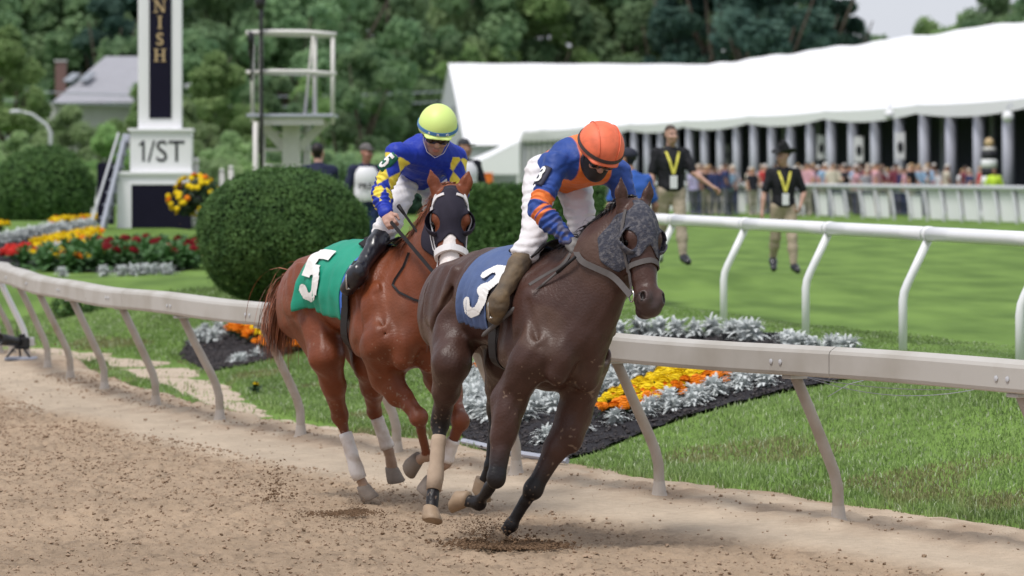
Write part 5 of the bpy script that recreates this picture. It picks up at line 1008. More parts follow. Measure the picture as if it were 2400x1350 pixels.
def hand_field(F, w, d, pn, side, curl=.9, k=1.):
    """palm and five bent fingers; d = direction of the hand, pn = palm normal, side = thumb side"""
    d = nrm(d); pn = nrm(np.asarray(pn)-d*(np.asarray(pn)@d)); lt = np.cross(pn, d)*side; F.cone(w, w+d*.05*k, .026*k, .030*k, .02, (pn, .7)); F.cone(w+d*.035*k-lt*.022*k, w+d*.078*k-lt*.026*k, .016*k, .014*k, .015); F.cone(w+d*.035*k+lt*.02*k, w+d*.08*k+lt*.022*k, .016*k, .014*k, .015)
    for i, (o, L) in enumerate(((.030, .068), (.011, .076), (-.010, .070), (-.029, .055))):
        a = w+d*.082*k+lt*o*k; b = a+nrm(d*math.cos(curl*.6)+pn*math.sin(curl*.6))*L*.42*k; c = b+nrm(d*math.cos(curl*1.6)+pn*math.sin(curl*1.6))*L*.36*k; e = c+nrm(d*math.cos(curl*2.4)+pn*math.sin(curl*2.4))*L*.28*k; F.chain([a, b, c, e], [.0098*k, .009*k, .0085*k, .007*k], .006)
    a = w+d*.025*k+lt*.026*k; b = a+nrm(d*.7+lt*.6+pn*.35)*.042*k; c = b+nrm(d*.8+lt*.0+pn*.6)*.032*k; F.chain([a, b, c], [.0135*k, .0105*k, .008*k], .01)
def build_person(root, J, o):
    """J: joints in world coordinates.  o: options.  Body is one continuous mesh; clothes are children."""
    h = o['h']; lat = nrm(J['shL']-J['shR']); axs = nrm(J['neck']-J['pel']); fr_ = nrm(np.cross(lat, axs)); lat = np.cross(axs, fr_); T = np.array([lat, fr_, axs]).T; k = o.get('k', 1.); A = np.array(list(J[n] for n in J if n not in ('fw', 'up', 'hd', 'hpn')))
    lo, hi = A.min(0)-.28*k, A.max(0)+.28*k
    def trunk(F, g):
        F.ell(J['pel'], (.155*k+g, .115*k+g, .12*k+g), T, .06); F.cone(J['pel'], J['pel']+(J['neck']-J['pel'])*.62, .105*k+g, .125*k+g, .06, (lat, 1.32)); F.ell(J['pel']+(J['neck']-J['pel'])*.72, (.165*k+g, .115*k+g, .15*k+g), T, .06); F.cone(J['shR'], J['shL'], .06*k+g, .06*k+g, .06)
    def arm(F, s_, g, t=1.):
        a, b, c = J['sh'+s_], J['el'+s_], J['wr'+s_]; F.cone(a, b if t >= .5 else a+(b-a)*t*2, .056*k+g, .043*k+g*.9 if t >= .5 else .05*k+g, .03)
        if t > .5: q = (t-.5)*2; F.cone(b, b+(c-b)*.35*min(1, q*2), .043*k+g*.9, .042*k+g*.9, .02); F.cone(b+(c-b)*.3, b+(c-b)*q, .042*k+g*.9, (.042-.016*q)*k+g*.8, .02)
    def leg(F, s_, g, t=1.):
        a, b, c = J['hip'+s_], J['kn'+s_], J['an'+s_]; F.cone(a, b, .088*k+g, .058*k+g, .05)
        if t > .5: q = (t-.5)*2; F.cone(b, b+(c-b)*min(.4, q), .056*k+g, .056*k+g, .03); F.cone(b+(c-b)*min(.35, q), b+(c-b)*q, .055*k+g, (.055-.02*q)*k+g, .03)
    def foot(F, s_, g): a, t_ = J['an'+s_], J['toe'+s_]; hl = a-nrm(t_-a)*.02+V3(0, 0, -.0); F.cone(a, a+(t_-a)*.35, .042*k+g, .045*k+g, .03); F.cone(a+(t_-a)*.3, t_, .042*k+g, .034*k+g, .03)
    F = Field(lo, hi, h); trunk(F, -.03)
    for s_ in 'LR': arm(F, s_, -.006); leg(F, s_, -.006); foot(F, s_, -.006)
    F.cone(J['neck']-axs*.02, J['head']-nrm(J['up'])*.04*k, .058*k, .052*k, .03); Mh, hh = head_field(F, J['head'], J['fw'], J['up'], k)
    for i, s_ in enumerate('LR'):
        if 'hd'+s_ in J.get('hd', {}): hand_field(F, J['wr'+s_], J['hd']['hd'+s_], J['hpn'][s_], 1 if s_ == 'L' else -1, o.get('curl', 1.), k)
        else: w = J['wr'+s_]; F.cone(w, w+nrm(w-J['el'+s_])*.09*k, .03*k, .022*k, .02)
    v, f = F.mesh(); c = np.tile(np.array(o['skin']), (len(v), 1)); ql = (v-J['head'])@Mh/k
    hair = (np.linalg.norm(ql-V3(0, -.02, .05), axis=1) < .13) & ((ql[:, 2] > .055+.25*np.clip(ql[:, 1], 0, 1)) | (ql[:, 1] < -.03)) & (ql[:, 1] < .075) & (ql[:, 2] > -.06); c[hair] = o['hair']
    lips = (np.abs(ql[:, 0]) < .024) & (np.abs(ql[:, 2]+.072) < .011) & (ql[:, 1] > .09) & (ql[:, 1] < .13); c[lips] = c[lips]*np.array((.85, .6, .6)); eyes = (np.abs(np.abs(ql[:, 0])-.033) < .015) & (np.abs(ql[:, 2]-.008) < .009) & (ql[:, 1] > .06); c[eyes] *= .45; brow = (np.abs(np.abs(ql[:, 0])-.032) < .02) & (np.abs(ql[:, 2]-.026) < .006) & (ql[:, 1] > .08); c[brow] = c[brow]*.3+np.array(o['hair'])*.7
    if o.get('stubble'): st = (ql[:, 2] < -.05) & (ql[:, 1] > .0) & (np.abs(ql[:, 0]) < .07) & (ql[:, 2] > -.14) & ~lips & (np.linalg.norm(ql, axis=1) < .2); c[st] *= np.array((.72, .74, .8))
    if o.get('glove'):
        for s_ in 'LR': c[((v-J['wr'+s_])@nrm(J['wr'+s_]-J['elR' if s_ == 'R' else 'elL']) > -.02) & (np.linalg.norm(v-J['wr'+s_], axis=1) < .2)] = o['glove']
    obj('body', v, f, 'skin', root, True, c)
    def cloth(name, fn, mat, col, wr, freq=34, cutf=None, hh=None):
        F = Field(lo, hi, hh or h); fn(F)
        if wr: F.wrinkle(wr, freq, o.get('seed', 1)); F.wrinkle(wr*.5, freq*2.3, o.get('seed', 1)+7)
        if name == 'shirt' and o.get('folds'):
            I = np.nonzero(np.abs(F.f) < .03); P = np.stack([F.ax[i][I[i]] for i in range(3)], -1)
            for s_ in 'LR':
                d, sa, an, L = armpos(P, J, s_); w = (d < .10)*sst(.12, .2, sa); F.f[I] += (w*.0055*np.sin(sa*2*math.pi/.034+1.6*np.sin(an*2+sa*20)+2*np.sin(an+1))).astype(np.float32)
        if name == 'trousers' and o.get('folds'):
            I = np.nonzero(np.abs(F.f) < .03); P = np.stack([F.ax[i][I[i]] for i in range(3)], -1); F.f[I] += (.003*np.sin(P[:, 2]*2*math.pi/.05+2*np.sin(P[:, 0]*22)+1.5*np.sin(P[:, 1]*17+P[:, 2]*9))).astype(np.float32)
        if cutf: cutf(F)
        v, f = F.mesh(); c = col(v) if callable(col) else (None if col is None else np.tile(np.array(col), (len(v), 1)))
        return obj(name, v, f, mat, root, True, c)
    def top(F): trunk(F, .010); [arm(F, s_, o.get('loose', .010), o.get('sleeve', 1.)) for s_ in 'LR']; F.cone(J['neck']-axs*.05, J['neck']+axs*.01, .085*k, .066*k, .04)
    def cut_top(F): F.cut(J['pel']-axs*o.get('hem', .02), -axs)
    cloth('shirt', top, o.get('topmat', 'cloth_any'), o['top'], o.get('wr', .005), 40, cut_top)
    def pants(F): F.ell(J['pel']-axs*.01, (.152*k, .115*k, .12*k), T, .06); [leg(F, s_, .014, o.get('pantlen', 1.)) for s_ in 'LR']
    cloth('trousers', pants, o.get('pantmat', 'cloth_any'), o['pant'], o.get('wrp', .005), 40)
    for s_ in 'LR':
        def sh(F, s_=s_):
            foot(F, s_, .012)
            if o.get('boot'): b, c = J['kn'+s_], J['an'+s_]; F.cone(b+(c-b)*.12, b+(c-b)*.45, .062, .060, .02); F.cone(b+(c-b)*.45, c, .060, .043, .02)
        n = 'boot' if o.get('boot') else 'shoe'; m = cloth(n, sh, o.get('bootmat', 'boot_black'), None, .003 if o.get('boot') else 0, 45, (lambda F, s_=s_: F.cut(J['kn'+s_]+(J['an'+s_]-J['kn'+s_])*.10, J['kn'+s_]-J['an'+s_])) if o.get('boot') else None)
    return Mh, hh, T
def ring_strap(h, y0, a, b, z, zt, w, t, angs):
    P, N = [], []
    for an in angs: c, s_ = math.cos(R(an)), math.sin(R(an)); P.append(h(a*c, y0+b*s_, z+zt*s_)); N.append(h(c, s_, 0)-h(0, 0, 0))
    return P, N
WF = Frame((0, 0), 0); WF.M = np.eye(3); WF.O = np.zeros(3)
def surf(F_, fr, px, py, u, off=.008):
    p = fr.px(px, py, u); w = fr.W(p); cd = nrm(w-V3(0, 0, CZ)); o = w-cd*.6; q = F_.project(fr.Lc(o)[None], fr.D(cd), off, .6+.45)[0]; return q, fr.D(-cd)
def jockey(fr, j, o, label, Fh=None):
    X = lambda n: fr.W(fr.px(*j[n])) if n not in ('anR', 'toeR', 'knR') else fr.W(surf(Fh, fr, *j[n], {'anR': .075, 'toeR': .06, 'knR': .07}[n])[0]) if n != 'knR' or Fh.sample(fr.px(*j[n])[None])[0] < .075 else fr.W(fr.px(*j[n])); J = {n: X(n) for n in j if n not in ('az', 'pitch', 'rollh')}; az, pt = R(j['az']), R(j['pitch']); J['fw'] = V3(math.sin(az)*math.cos(pt), -math.cos(az)*math.cos(pt), math.sin(pt)); J['up'] = V3(math.sin(R(j.get('rollh', 0)))*1, .0, 1)
    J['hd'] = {'hdR': nrm(J['wrR']-J['elR'])*.6+fr.f*.5+V3(0, 0, -.25), 'hdL': nrm(J['wrL']-J['elL'])*.6+fr.f*.5}; J['hpn'] = {'R': V3(0, 0, -1)+fr.l*.8, 'L': V3(0, 0, -1)-fr.l*.8}
    root = empty('person', fr.W(V3(*fr.Lc(J['pel'])[:2], 1.5)), label, 'jockey'); Mh, h, T = build_person(root, J, o)
    # helmet
    H0 = h(0, -.008, .055); F = Field(H0-.24, H0+.24, .005); hr = o['hel']; F.ell(h(0, -.01, .05), hr, Mh, .02); F.cone(h(-.05, .112, .024), h(.05, .112, .024), .034, .034, .03, (Mh[:, 2], .35)); F.cut(h(0, 0, .012), -Mh[:, 2]+.06*Mh[:, 1]); v, f = F.mesh(); hel = obj('helmet', v, f, o['helmat'], root, True)
    q = lambda an, z, e: h((hr[0]+e)*math.sqrt(max(.05, 1-((z-.05)/hr[2])**2))*math.cos(R(an)), -.01+(hr[1]+e)*math.sqrt(max(.05, 1-((z-.05)/hr[2])**2))*math.sin(R(an)), z)
    P = [q(a, .052, .002)-Mh[:, 2]*.0 for a in range(0, 361, 8)]; N = [p-h(0, -.01, .04) for p in P]; band = ribbon(P, N, .020, .004, 'helmet_band', o['bandmat'], hel, WF)
    if o.get('letters'):
        for ch, an in zip(o['letters'], (118, 92, 66)):
            tv, tf = text_mesh(ch, .024, .001, .0006); p = q(an, .052, .009); n_ = nrm(p-h(0, -.01, .04)); n_ = nrm(n_-Mh[:, 2]*(n_@Mh[:, 2])); xx = nrm(np.cross(Mh[:, 2], n_)); obj('letter', p+tv[:, :1]*xx*1.3+tv[:, 1:2]*Mh[:, 2]*.8+tv[:, 2:3]*n_, tf, 'digit_white', band, False)
    if o.get('seams'):
        for e in (-.05, .05): MB().tube([h(e*math.cos(t)*1.2, -.01+(hr[1]+.002)*math.cos(t)*.93, .05+(hr[2]+.001)*math.sin(t)*.985) if 0 else q_ for t, q_ in [(t, h(e*(1.0+.3*math.sin(t)), -.01+hr[1]*math.sqrt(max(0, 1-(e/hr[0])**2))*math.cos(t)*1.01, .05+hr[2]*math.sqrt(max(0, 1-(e*1.2/hr[0])**2))*math.sin(t)*1.01)) for t in np.linspace(.15, 2.9, 22)]], .003, 5).build('seam', 'helmet_orange', hel, True)
    # goggles: strap, frame, lens
    g = empty('goggles', h(0, .1, 0), parent=root); P = [h(.088*math.cos(R(a)), .0+.108*math.sin(R(a)), .006) for a in np.linspace(-20, 200, 24)]; ribbon(P, [p-h(0, 0, .006) for p in P], .034, .004, 'goggle_strap', 'mask_black', g, WF)
    F = Field(h(0, .09, 0)-.12, h(0, .09, 0)+.12, .004); F.ell(h(.033, .100, .004), (.042, .026, .032), Mh, .02).ell(h(-.033, .100, .004), (.042, .026, .032), Mh, .02); v, f = F.mesh(); obj('lens', v, f, 'goggles', g, True)
    if o.get('mask'):
        F = Field(h(0, .05, -.08)-.17, h(0, .05, -.08)+.17, .005); F.ell(h(0, .03, -.03), (.074, .086, .097), Mh, .02).ell(h(0, .06, -.09), (.056, .058, .05), Mh, .03).ell(h(0, .0, -.06), (.078, .084, .08), Mh, .03); F.cut(h(0, .10, -.035), Mh[:, 2]*.9+Mh[:, 1]*.55); F.cut(h(0, 0, .02), Mh[:, 2]); v, f = F.mesh(); obj('face_mask', v, f, 'mask_black', root, True)
    P = [h(.082, .0, 0), h(.078, .03, -.05), h(.05, .06, -.105), h(0, .075, -.132), h(-.05, .06, -.105), h(-.078, .03, -.05), h(-.082, .0, 0)]; ribbon([p for p in P], [p-h(0, .02, -.03) for p in P], .014, .003, 'chin_strap', o.get('strapmat', 'mask_black'), root, WF)
    # number badge on the right sleeve
    a, b = J['shR'], J['elR']; t = nrm(b-a); c = a+(b-a)*o['badge'][2]; n_ = nrm(V3(*o['badge'][3])); n_ = nrm(n_-t*(n_@t)); yy = nrm(-t*math.cos(R(o['badge'][4]))+np.cross(n_, -t)*math.sin(R(o['badge'][4]))); xx = np.cross(yy, n_); c = c+n_*.084; bw, bh = o['badge'][5]
    v = []; nx, ny = 9, 11
    for iy in range(ny):
        for ix in range(nx): x, y = (ix/(nx-1)*2-1), (iy/(ny-1)*2-1); v.append(c+xx*bw*x*(1-.12*abs(y)**3)+yy*bh*y-n_*(.022*x*x))
    bd = obj('number_badge', v, gridmesh(ny, nx), o['badge'][1], root, True); bd.modifiers.new('t', 'SOLIDIFY').thickness = .005
    xy, qf = digit_cells(o['badge'][0]); x, y = xy[:, :1], xy[:, 1:]; obj('badge_number', c+xx*x*bw*.85+yy*y*bh*.72-n_*(.022*(x*.85)**2-.008), qf, 'digit_white', bd, True); return root, J, h, Mh
def armpos(v, J, s_):
    a, b, c = J['sh'+s_], J['el'+s_], J['wr'+s_]; L1, L2 = np.linalg.norm(b-a), np.linalg.norm(c-b)
    def d(p, q): t = np.clip((v-p)@(q-p)/((q-p)@(q-p)), 0, 1); return np.linalg.norm(v-p-t[:, None]*(q-p), axis=1), t
    d1, t1 = d(a, b); d2, t2 = d(b, c); first = d1 < d2; s = np.where(first, t1*L1, L1+t2*L2); ax = np.where(first[:, None], nrm(b-a), nrm(c-b)); base = np.where(first[:, None], a+t1[:, None]*(b-a), b+t2[:, None]*(c-b)); r = v-base; e1 = nrm(np.cross(b-a, c-b)+1e-6); e2 = np.cross(ax, e1); return np.minimum(d1, d2), s, np.arctan2(r@e1, (r*e2).sum(1)), L1+L2
def soft(d, w=.0035): return np.clip(.5-d/(2*w), 0, 1)          # 1 inside (d<0), smooth edge
def lay(c, w, col): return c*(1-w[:, None])+np.array(col)*w[:, None]
def silks_orange(v):
    J = JO; B_, O_ = np.array((.022, .062, .27)), np.array((.80, .20, .045)); c = np.tile(B_, (len(v), 1)); lat = nrm(J['shL']-J['shR']); mid = (J['shL']+J['shR'])/2; x = (v-mid)@lat; c = lay(c, soft(np.abs(x-.01)-.105), O_)
    for s_ in 'LR':
        d, s, an, L = armpos(v, J, s_); m = ((d < .11) & (s > .10) & (np.abs(x) > .135))*1.; b = np.minimum(np.abs(s-.245)-.03, np.minimum(np.abs(s-.325)-.011, np.abs(s-.36)-.011)); c = lay(c, m*soft(b), O_)
        mud = m*sst(.4, .47, s)*sst(.40, .55, vnoise(v[:, 0]*30, v[:, 2]*60, 3)); c = lay(c, mud*.6, (.13, .11, .09))
    return c*(.92+.16*vnoise(v[:, 0]*9, v[:, 2]*9, 2))[:, None]
def silks_blue(v):
    J = JY; B_, Y_ = np.array((.012, .035, .36)), np.array((.78, .62, .07)); c = np.tile(B_, (len(v), 1)); lat = nrm(J['shL']-J['shR']); mid = (J['shL']+J['shR'])/2; axs = nrm(J['neck']-J['pel']); x = (v-mid)@lat; z = (v-J['pel'])@axs; c = lay(c, soft(np.abs(x+.01)+np.abs(z-.02)*.8-.09), Y_)
    for s_ in 'LR':
        d, s, an, L = armpos(v, J, s_); m = ((d < .11) & (s > .02) & (np.abs(x) > .14))*1.; p = an/(2*math.pi)*4+.25; q = s/.135+.25; di = np.abs(p-np.floor(p)-.5)+np.abs(q-np.floor(q)-.5)-.5; c = lay(c, m*soft(di, .035)*soft(s-(L-.075)), Y_)
    return c
jo = dict(pel=(1312, 405, -.02), neck=(1388, 362, .36), head=(1402, 360, .475), shR=(1304, 385, .33), shL=(1448, 408, .33), elR=(1262, 490, .40), wrR=(1330, 562, .56), elL=(1474, 490, .42), wrL=(1420, 585, .62), hipR=(1270, 405, -.04), hipL=(1345, 425, -.04), knR=(1250, 558, .22), knL=(1375, 575, .26), anR=(1170, 702, .0), anL=(1412, 740, .0), toeR=(1160, 742, .14), toeL=(1425, 775, .14), az=14, pitch=-38, rollh=10)
jy = dict(pel=(985, 405, -.08), neck=(1005, 348, .28), head=(1024, 312, .40), shR=(932, 362, .27), shL=(1066, 372, .27), elR=(893, 450, .26), wrR=(904, 500, .42), elL=(1074, 450, .34), wrL=(1035, 545, .5), hipR=(952, 412, -.08), hipL=(1020, 422, -.08), knR=(914, 522, .18), knL=(1030, 560, .2), anR=(842, 636, -.02), anL=(1060, 680, 0), toeR=(815, 676, .10), toeL=(1075, 715, .12), az=4, pitch=-26, rollh=5)
JO = {n: BAY.W(BAY.px(*a)) for n, a in jo.items() if isinstance(a, tuple)}; JY = {n: CHE.W(CHE.px(*a)) for n, a in jy.items() if isinstance(a, tuple)}
RO = jockey(BAY, jo, dict(h=.006, skin=(.42, .22, .17), hair=(.02, .015, .012), top=silks_orange, topmat='silk', wr=.005, folds=1, loose=.017, hem=-.05, pant=None, pantmat='breeches', pantlen=.62, boot=True, bootmat='boot_muddy', hel=(.130, .152, .130), helmat='helmet_orange', bandmat='band_dark', mask=True, seams=True, glove=(.14, .13, .125), badge=('3', 'badge_navy', .42, (-.75, -.85, .15), -12, (.040, .062)), seed=3), 'jockey in orange helmet and blue-orange silks riding the bay horse', HB['F'])
RY = jockey(CHE, jy, dict(h=.006, skin=(.46, .27, .21), hair=(.03, .02, .015), top=silks_blue, topmat='silk', wr=.005, folds=1, loose=.017, hem=-.03, pant=None, pantmat='breeches', pantlen=.6, boot=True, bootmat='boot_black', hel=(.121, .140, .132), helmat='helmet_yellow', bandmat='band_blue', letters='SRC', strapmat='strap_white', badge=('5', 'badge_green', .30, (-.55, -.95, .25), -28, (.040, .066)), seed=5, stubble=True), 'jockey in pale yellow helmet and blue-yellow diamond silks riding the chestnut', HC['F'])

# reins, whips, stirrups, breast strap
def riding_gear():
    J = RO[1]; f = BAY; hb = [f.W(p) for p in HB['bit']]; hand = J['wrR']+nrm(J['hd']['hdR'])*.07; m = (hand+hb[0])/2+V3(0, 0, -.045)
    def strap(pts, w, name, mat, par, up=(0, 0, 1)):
        P = [np.asarray(p) for p in pts]; Q = []
        for i in range(len(P)-1):
            for t in np.linspace(0, 1, 8, endpoint=False): Q.append(P[i]*(1-t)+P[i+1]*t)
        Q.append(P[-1]); Q = [sum(Q[max(0, min(len(Q)-1, i+d))] for d in (-3, -2, -1, 0, 1, 2, 3))/7 if 0 < i < len(Q)-1 else Q[i] for i in range(len(Q))]; nn = [nrm(V3(-.4, -1, .15))]*len(Q); return ribbon(Q, nn, w, .005, name, mat, par, WF)
    SB = lambda *a: f.W(surf(HB['F'], f, *a)[0])
    strap([hb[0], SB(1440, 648, .9, .02), SB(1400, 630, .75, .02), SB(1360, 612, .6, .03), hand], .034, 'rein', 'leather_dusty', bay_r); strap([hand, SB(1320, 622, .5, .02), SB(1285, 640, .4, .02), SB(1240, 668, .3, .03)], .016, 'rein_end', 'leather_dusty', bay_r); hl_ = J['wrL']+nrm(J['hd']['hdL'])*.07; strap([hb[1], (hb[1]+hl_)/2, hl_], .03, 'rein', 'leather_dusty', bay_r)
    w0 = SB(1325, 622, .50, .045); w1 = SB(1130, 786, .2, .05)-V3(0, .12, 0); d = w1-w0; wh = empty('riding_whip', w1, 'long grey riding whip slanting down the bay shoulder', 'whip')
    MB().tube([w0-d*.12, w0+d*.1], [.010, .010], 8).build('handle', 'leather_dark', wh, True); MB().tube([w0+d*.1, w0+d*.55], [.007, .006], 8).build('shaft', 'leather_dusty', wh, True); MB().tube([w0+d*.55, w0+d*.62, w0+d*.97, w0+d], [.007, .014, .013, .006], 8).build('flap', 'leather_dusty', wh, True)
    def stirrup(J, par, sp, mat):
        a = J['toeR']*.55+J['anR']*.45; z = V3(0, 0, 1); fwd = nrm((J['toeR']-J['anR'])*V3(1, 1, 0)); lt = np.cross(z, fwd); P = [a-z*.048+lt*.055, a-z*.048-lt*.055, a+lt*-.058+z*.03, a+z*.09-lt*.02, a+z*.09+lt*.02, a+lt*.058+z*.03, a-z*.048+lt*.055]; MB().tube(P, .006, 8).build('stirrup', mat, par, True)
        MB().tube([a+z*.09, a+z*.09+(sp-a-z*.09)*.5, sp], 1, prof=[(-.014, -.003), (.014, -.003), (.014, .003), (-.014, .003)]).build('stirrup_leather', 'leather_dusty' if mat == 'metal' else 'leather_dark', par)
    stirrup(J, bay_r, HB_sp(.22, 48), 'metal')
    J2 = RY[1]; f = CHE; hb = [f.W(p) for p in HC['bit']]; hand = J2['wrR']+nrm(J2['hd']['hdR'])*.06; strap([hb[0], hand], .022, 'rein', 'leather_dark', che_r); h2 = J2['wrL']+nrm(J2['hd']['hdL'])*.06; strap([hb[1], h2], .022, 'rein', 'leather_dark', che_r); stirrup(J2, che_r, HC_sp(.18, 45), 'steel_light')
    w0 = f.W(f.px(938, 488, .44)); w1 = f.W(f.px(1022, 606, .80)); d = w1-w0; wh = empty('riding_whip', w0, 'dark riding whip held by the jockey in blue and yellow', 'whip'); MB().tube([w0-d*.05, w0, w0+d*.12], [.014, .013, .009], 8).build('handle', 'leather_dark', wh, True); MB().tube([w0+d*.12, w1], [.008, .006], 8).build('shaft', 'leather_dark', wh, True)
    P = [surf(HC['F'], CHE, *a) for a in ((958, 592, .45), (945, 625, .5), (925, 655, .5), (920, 668, .5), (935, 685, .5), (970, 702, .55), (1015, 716, .6))]; ribbon([p for p, _ in P], [n for _, n in P], .014, .005, 'breast_strap', 'leather_dark', che_r, CHE)
mk('steel_light', (.5, .5, .5), .35, .1, 9, metal=.6)
HB_sp = lambda u, a: BAY.W(HB['sp'](u, a, .03)[0]); HC_sp = lambda u, a: CHE.W(HC['sp'](u, a, .03)[0])
riding_gear()
# ---------------------------------------------------------------- people on the turf and behind the hedge
def stand(px, ytop, Y, H=1.78, az=0., zg=None, stride=.0, arms=((.06, .0, -.0), (.06, 0, 0)), lean=0., look=None, step=None):
    t = at(px, ytop, Y); zg = TZ if zg is None else zg; H = t[2]-zg if H is None else H; b = V3(t[0], Y, t[2]-H); k = H/1.78; a = R(az); f = V3(math.sin(a), -math.cos(a), 0); l = V3(math.cos(a), math.sin(a), 0); u = V3(0, 0, 1); P = lambda x, y, z: b+(l*x+f*(y+lean*max(0, z-.9))+u*z)*k
    la = R(az if look is None else look); J = dict(pel=P(0, 0, .98), neck=P(0, -.01, 1.47), head=P(0, .015, 1.655), shL=P(.185, -.01, 1.42), shR=P(-.185, -.01, 1.42), hipL=P(.095, 0, .93), hipR=P(-.095, 0, .93), fw=V3(math.sin(la), -math.cos(la), -.02), up=u)
    for s_, q in (('L', 1), ('R', -1)): d = stride*q; J['kn'+s_] = P(.10*q, d*.5+.03, .50); J['an'+s_] = P(.11*q, d, .10+(.10 if d < 0 else 0)); J['toe'+s_] = P(.13*q, d+.16, .045+(.02 if d < 0 else 0))
    for s_, q, A in (('L', 1, arms[0]), ('R', -1, arms[1])):
        if len(A) == 2: J['el'+s_], J['wr'+s_] = P(*A[0]), P(*A[1])
        else: J['el'+s_] = P((.235+A[0])*q, -.02+A[1], 1.13); J['wr'+s_] = P((.25+A[0])*q, .08+A[1]+A[2], .89)
    J['hd'] = {'hdL': J['wrL']-J['elL'], 'hdR': J['wrR']-J['elR']}; J['hpn'] = {'L': -l, 'R': l}; return J, k, b
def cap_on(root, h, Mh, col, name='cap', peak=True):
    m = mk('cap_'+str(len(MATS)), col, .8, .15, 20); F = Field(h(0, 0, .06)-.22, h(0, 0, .06)+.22, .012); F.ell(h(0, -.012, .055), (.088, .108, .088), Mh, .02); F.cut(h(0, 0, .035), -Mh[:, 2])
    if peak: F.cone(h(-.035, .12, .045), h(.035, .12, .045), .045, .045, .02, (Mh[:, 2], .2))
    v, f = F.mesh(); return obj(name, v, f, m, root, True)
def lanyard(root, J, T, hh):
    n = J['neck']; fw = -T[:, 1] if T[1, 1] > 0 else T[:, 1]; F0 = lambda x, y, z: n+T[:, 0]*x+fw*y+V3(0, 0, z)
    P = [F0(.07, -.02, .03), F0(.085, .10, -.04), F0(.05, .155, -.16), F0(.0, .165, -.33)]; Q = [F0(-.07, -.02, .03), F0(-.085, .10, -.04), F0(-.05, .155, -.16), F0(.0, .165, -.33)]; r = empty('lanyard', n, parent=root)
    for p in (P, Q): ribbon(p, [fw]*4, .035, .004, 'ribbon', 'lanyard', r, WF)
    c = F0(0, .175, -.44); MB().box(c, (.10, .008, .17), np.array([T[:, 0], fw, (0, 0, 1)]).T, bev=.004).build('badge_card', 'card', r)
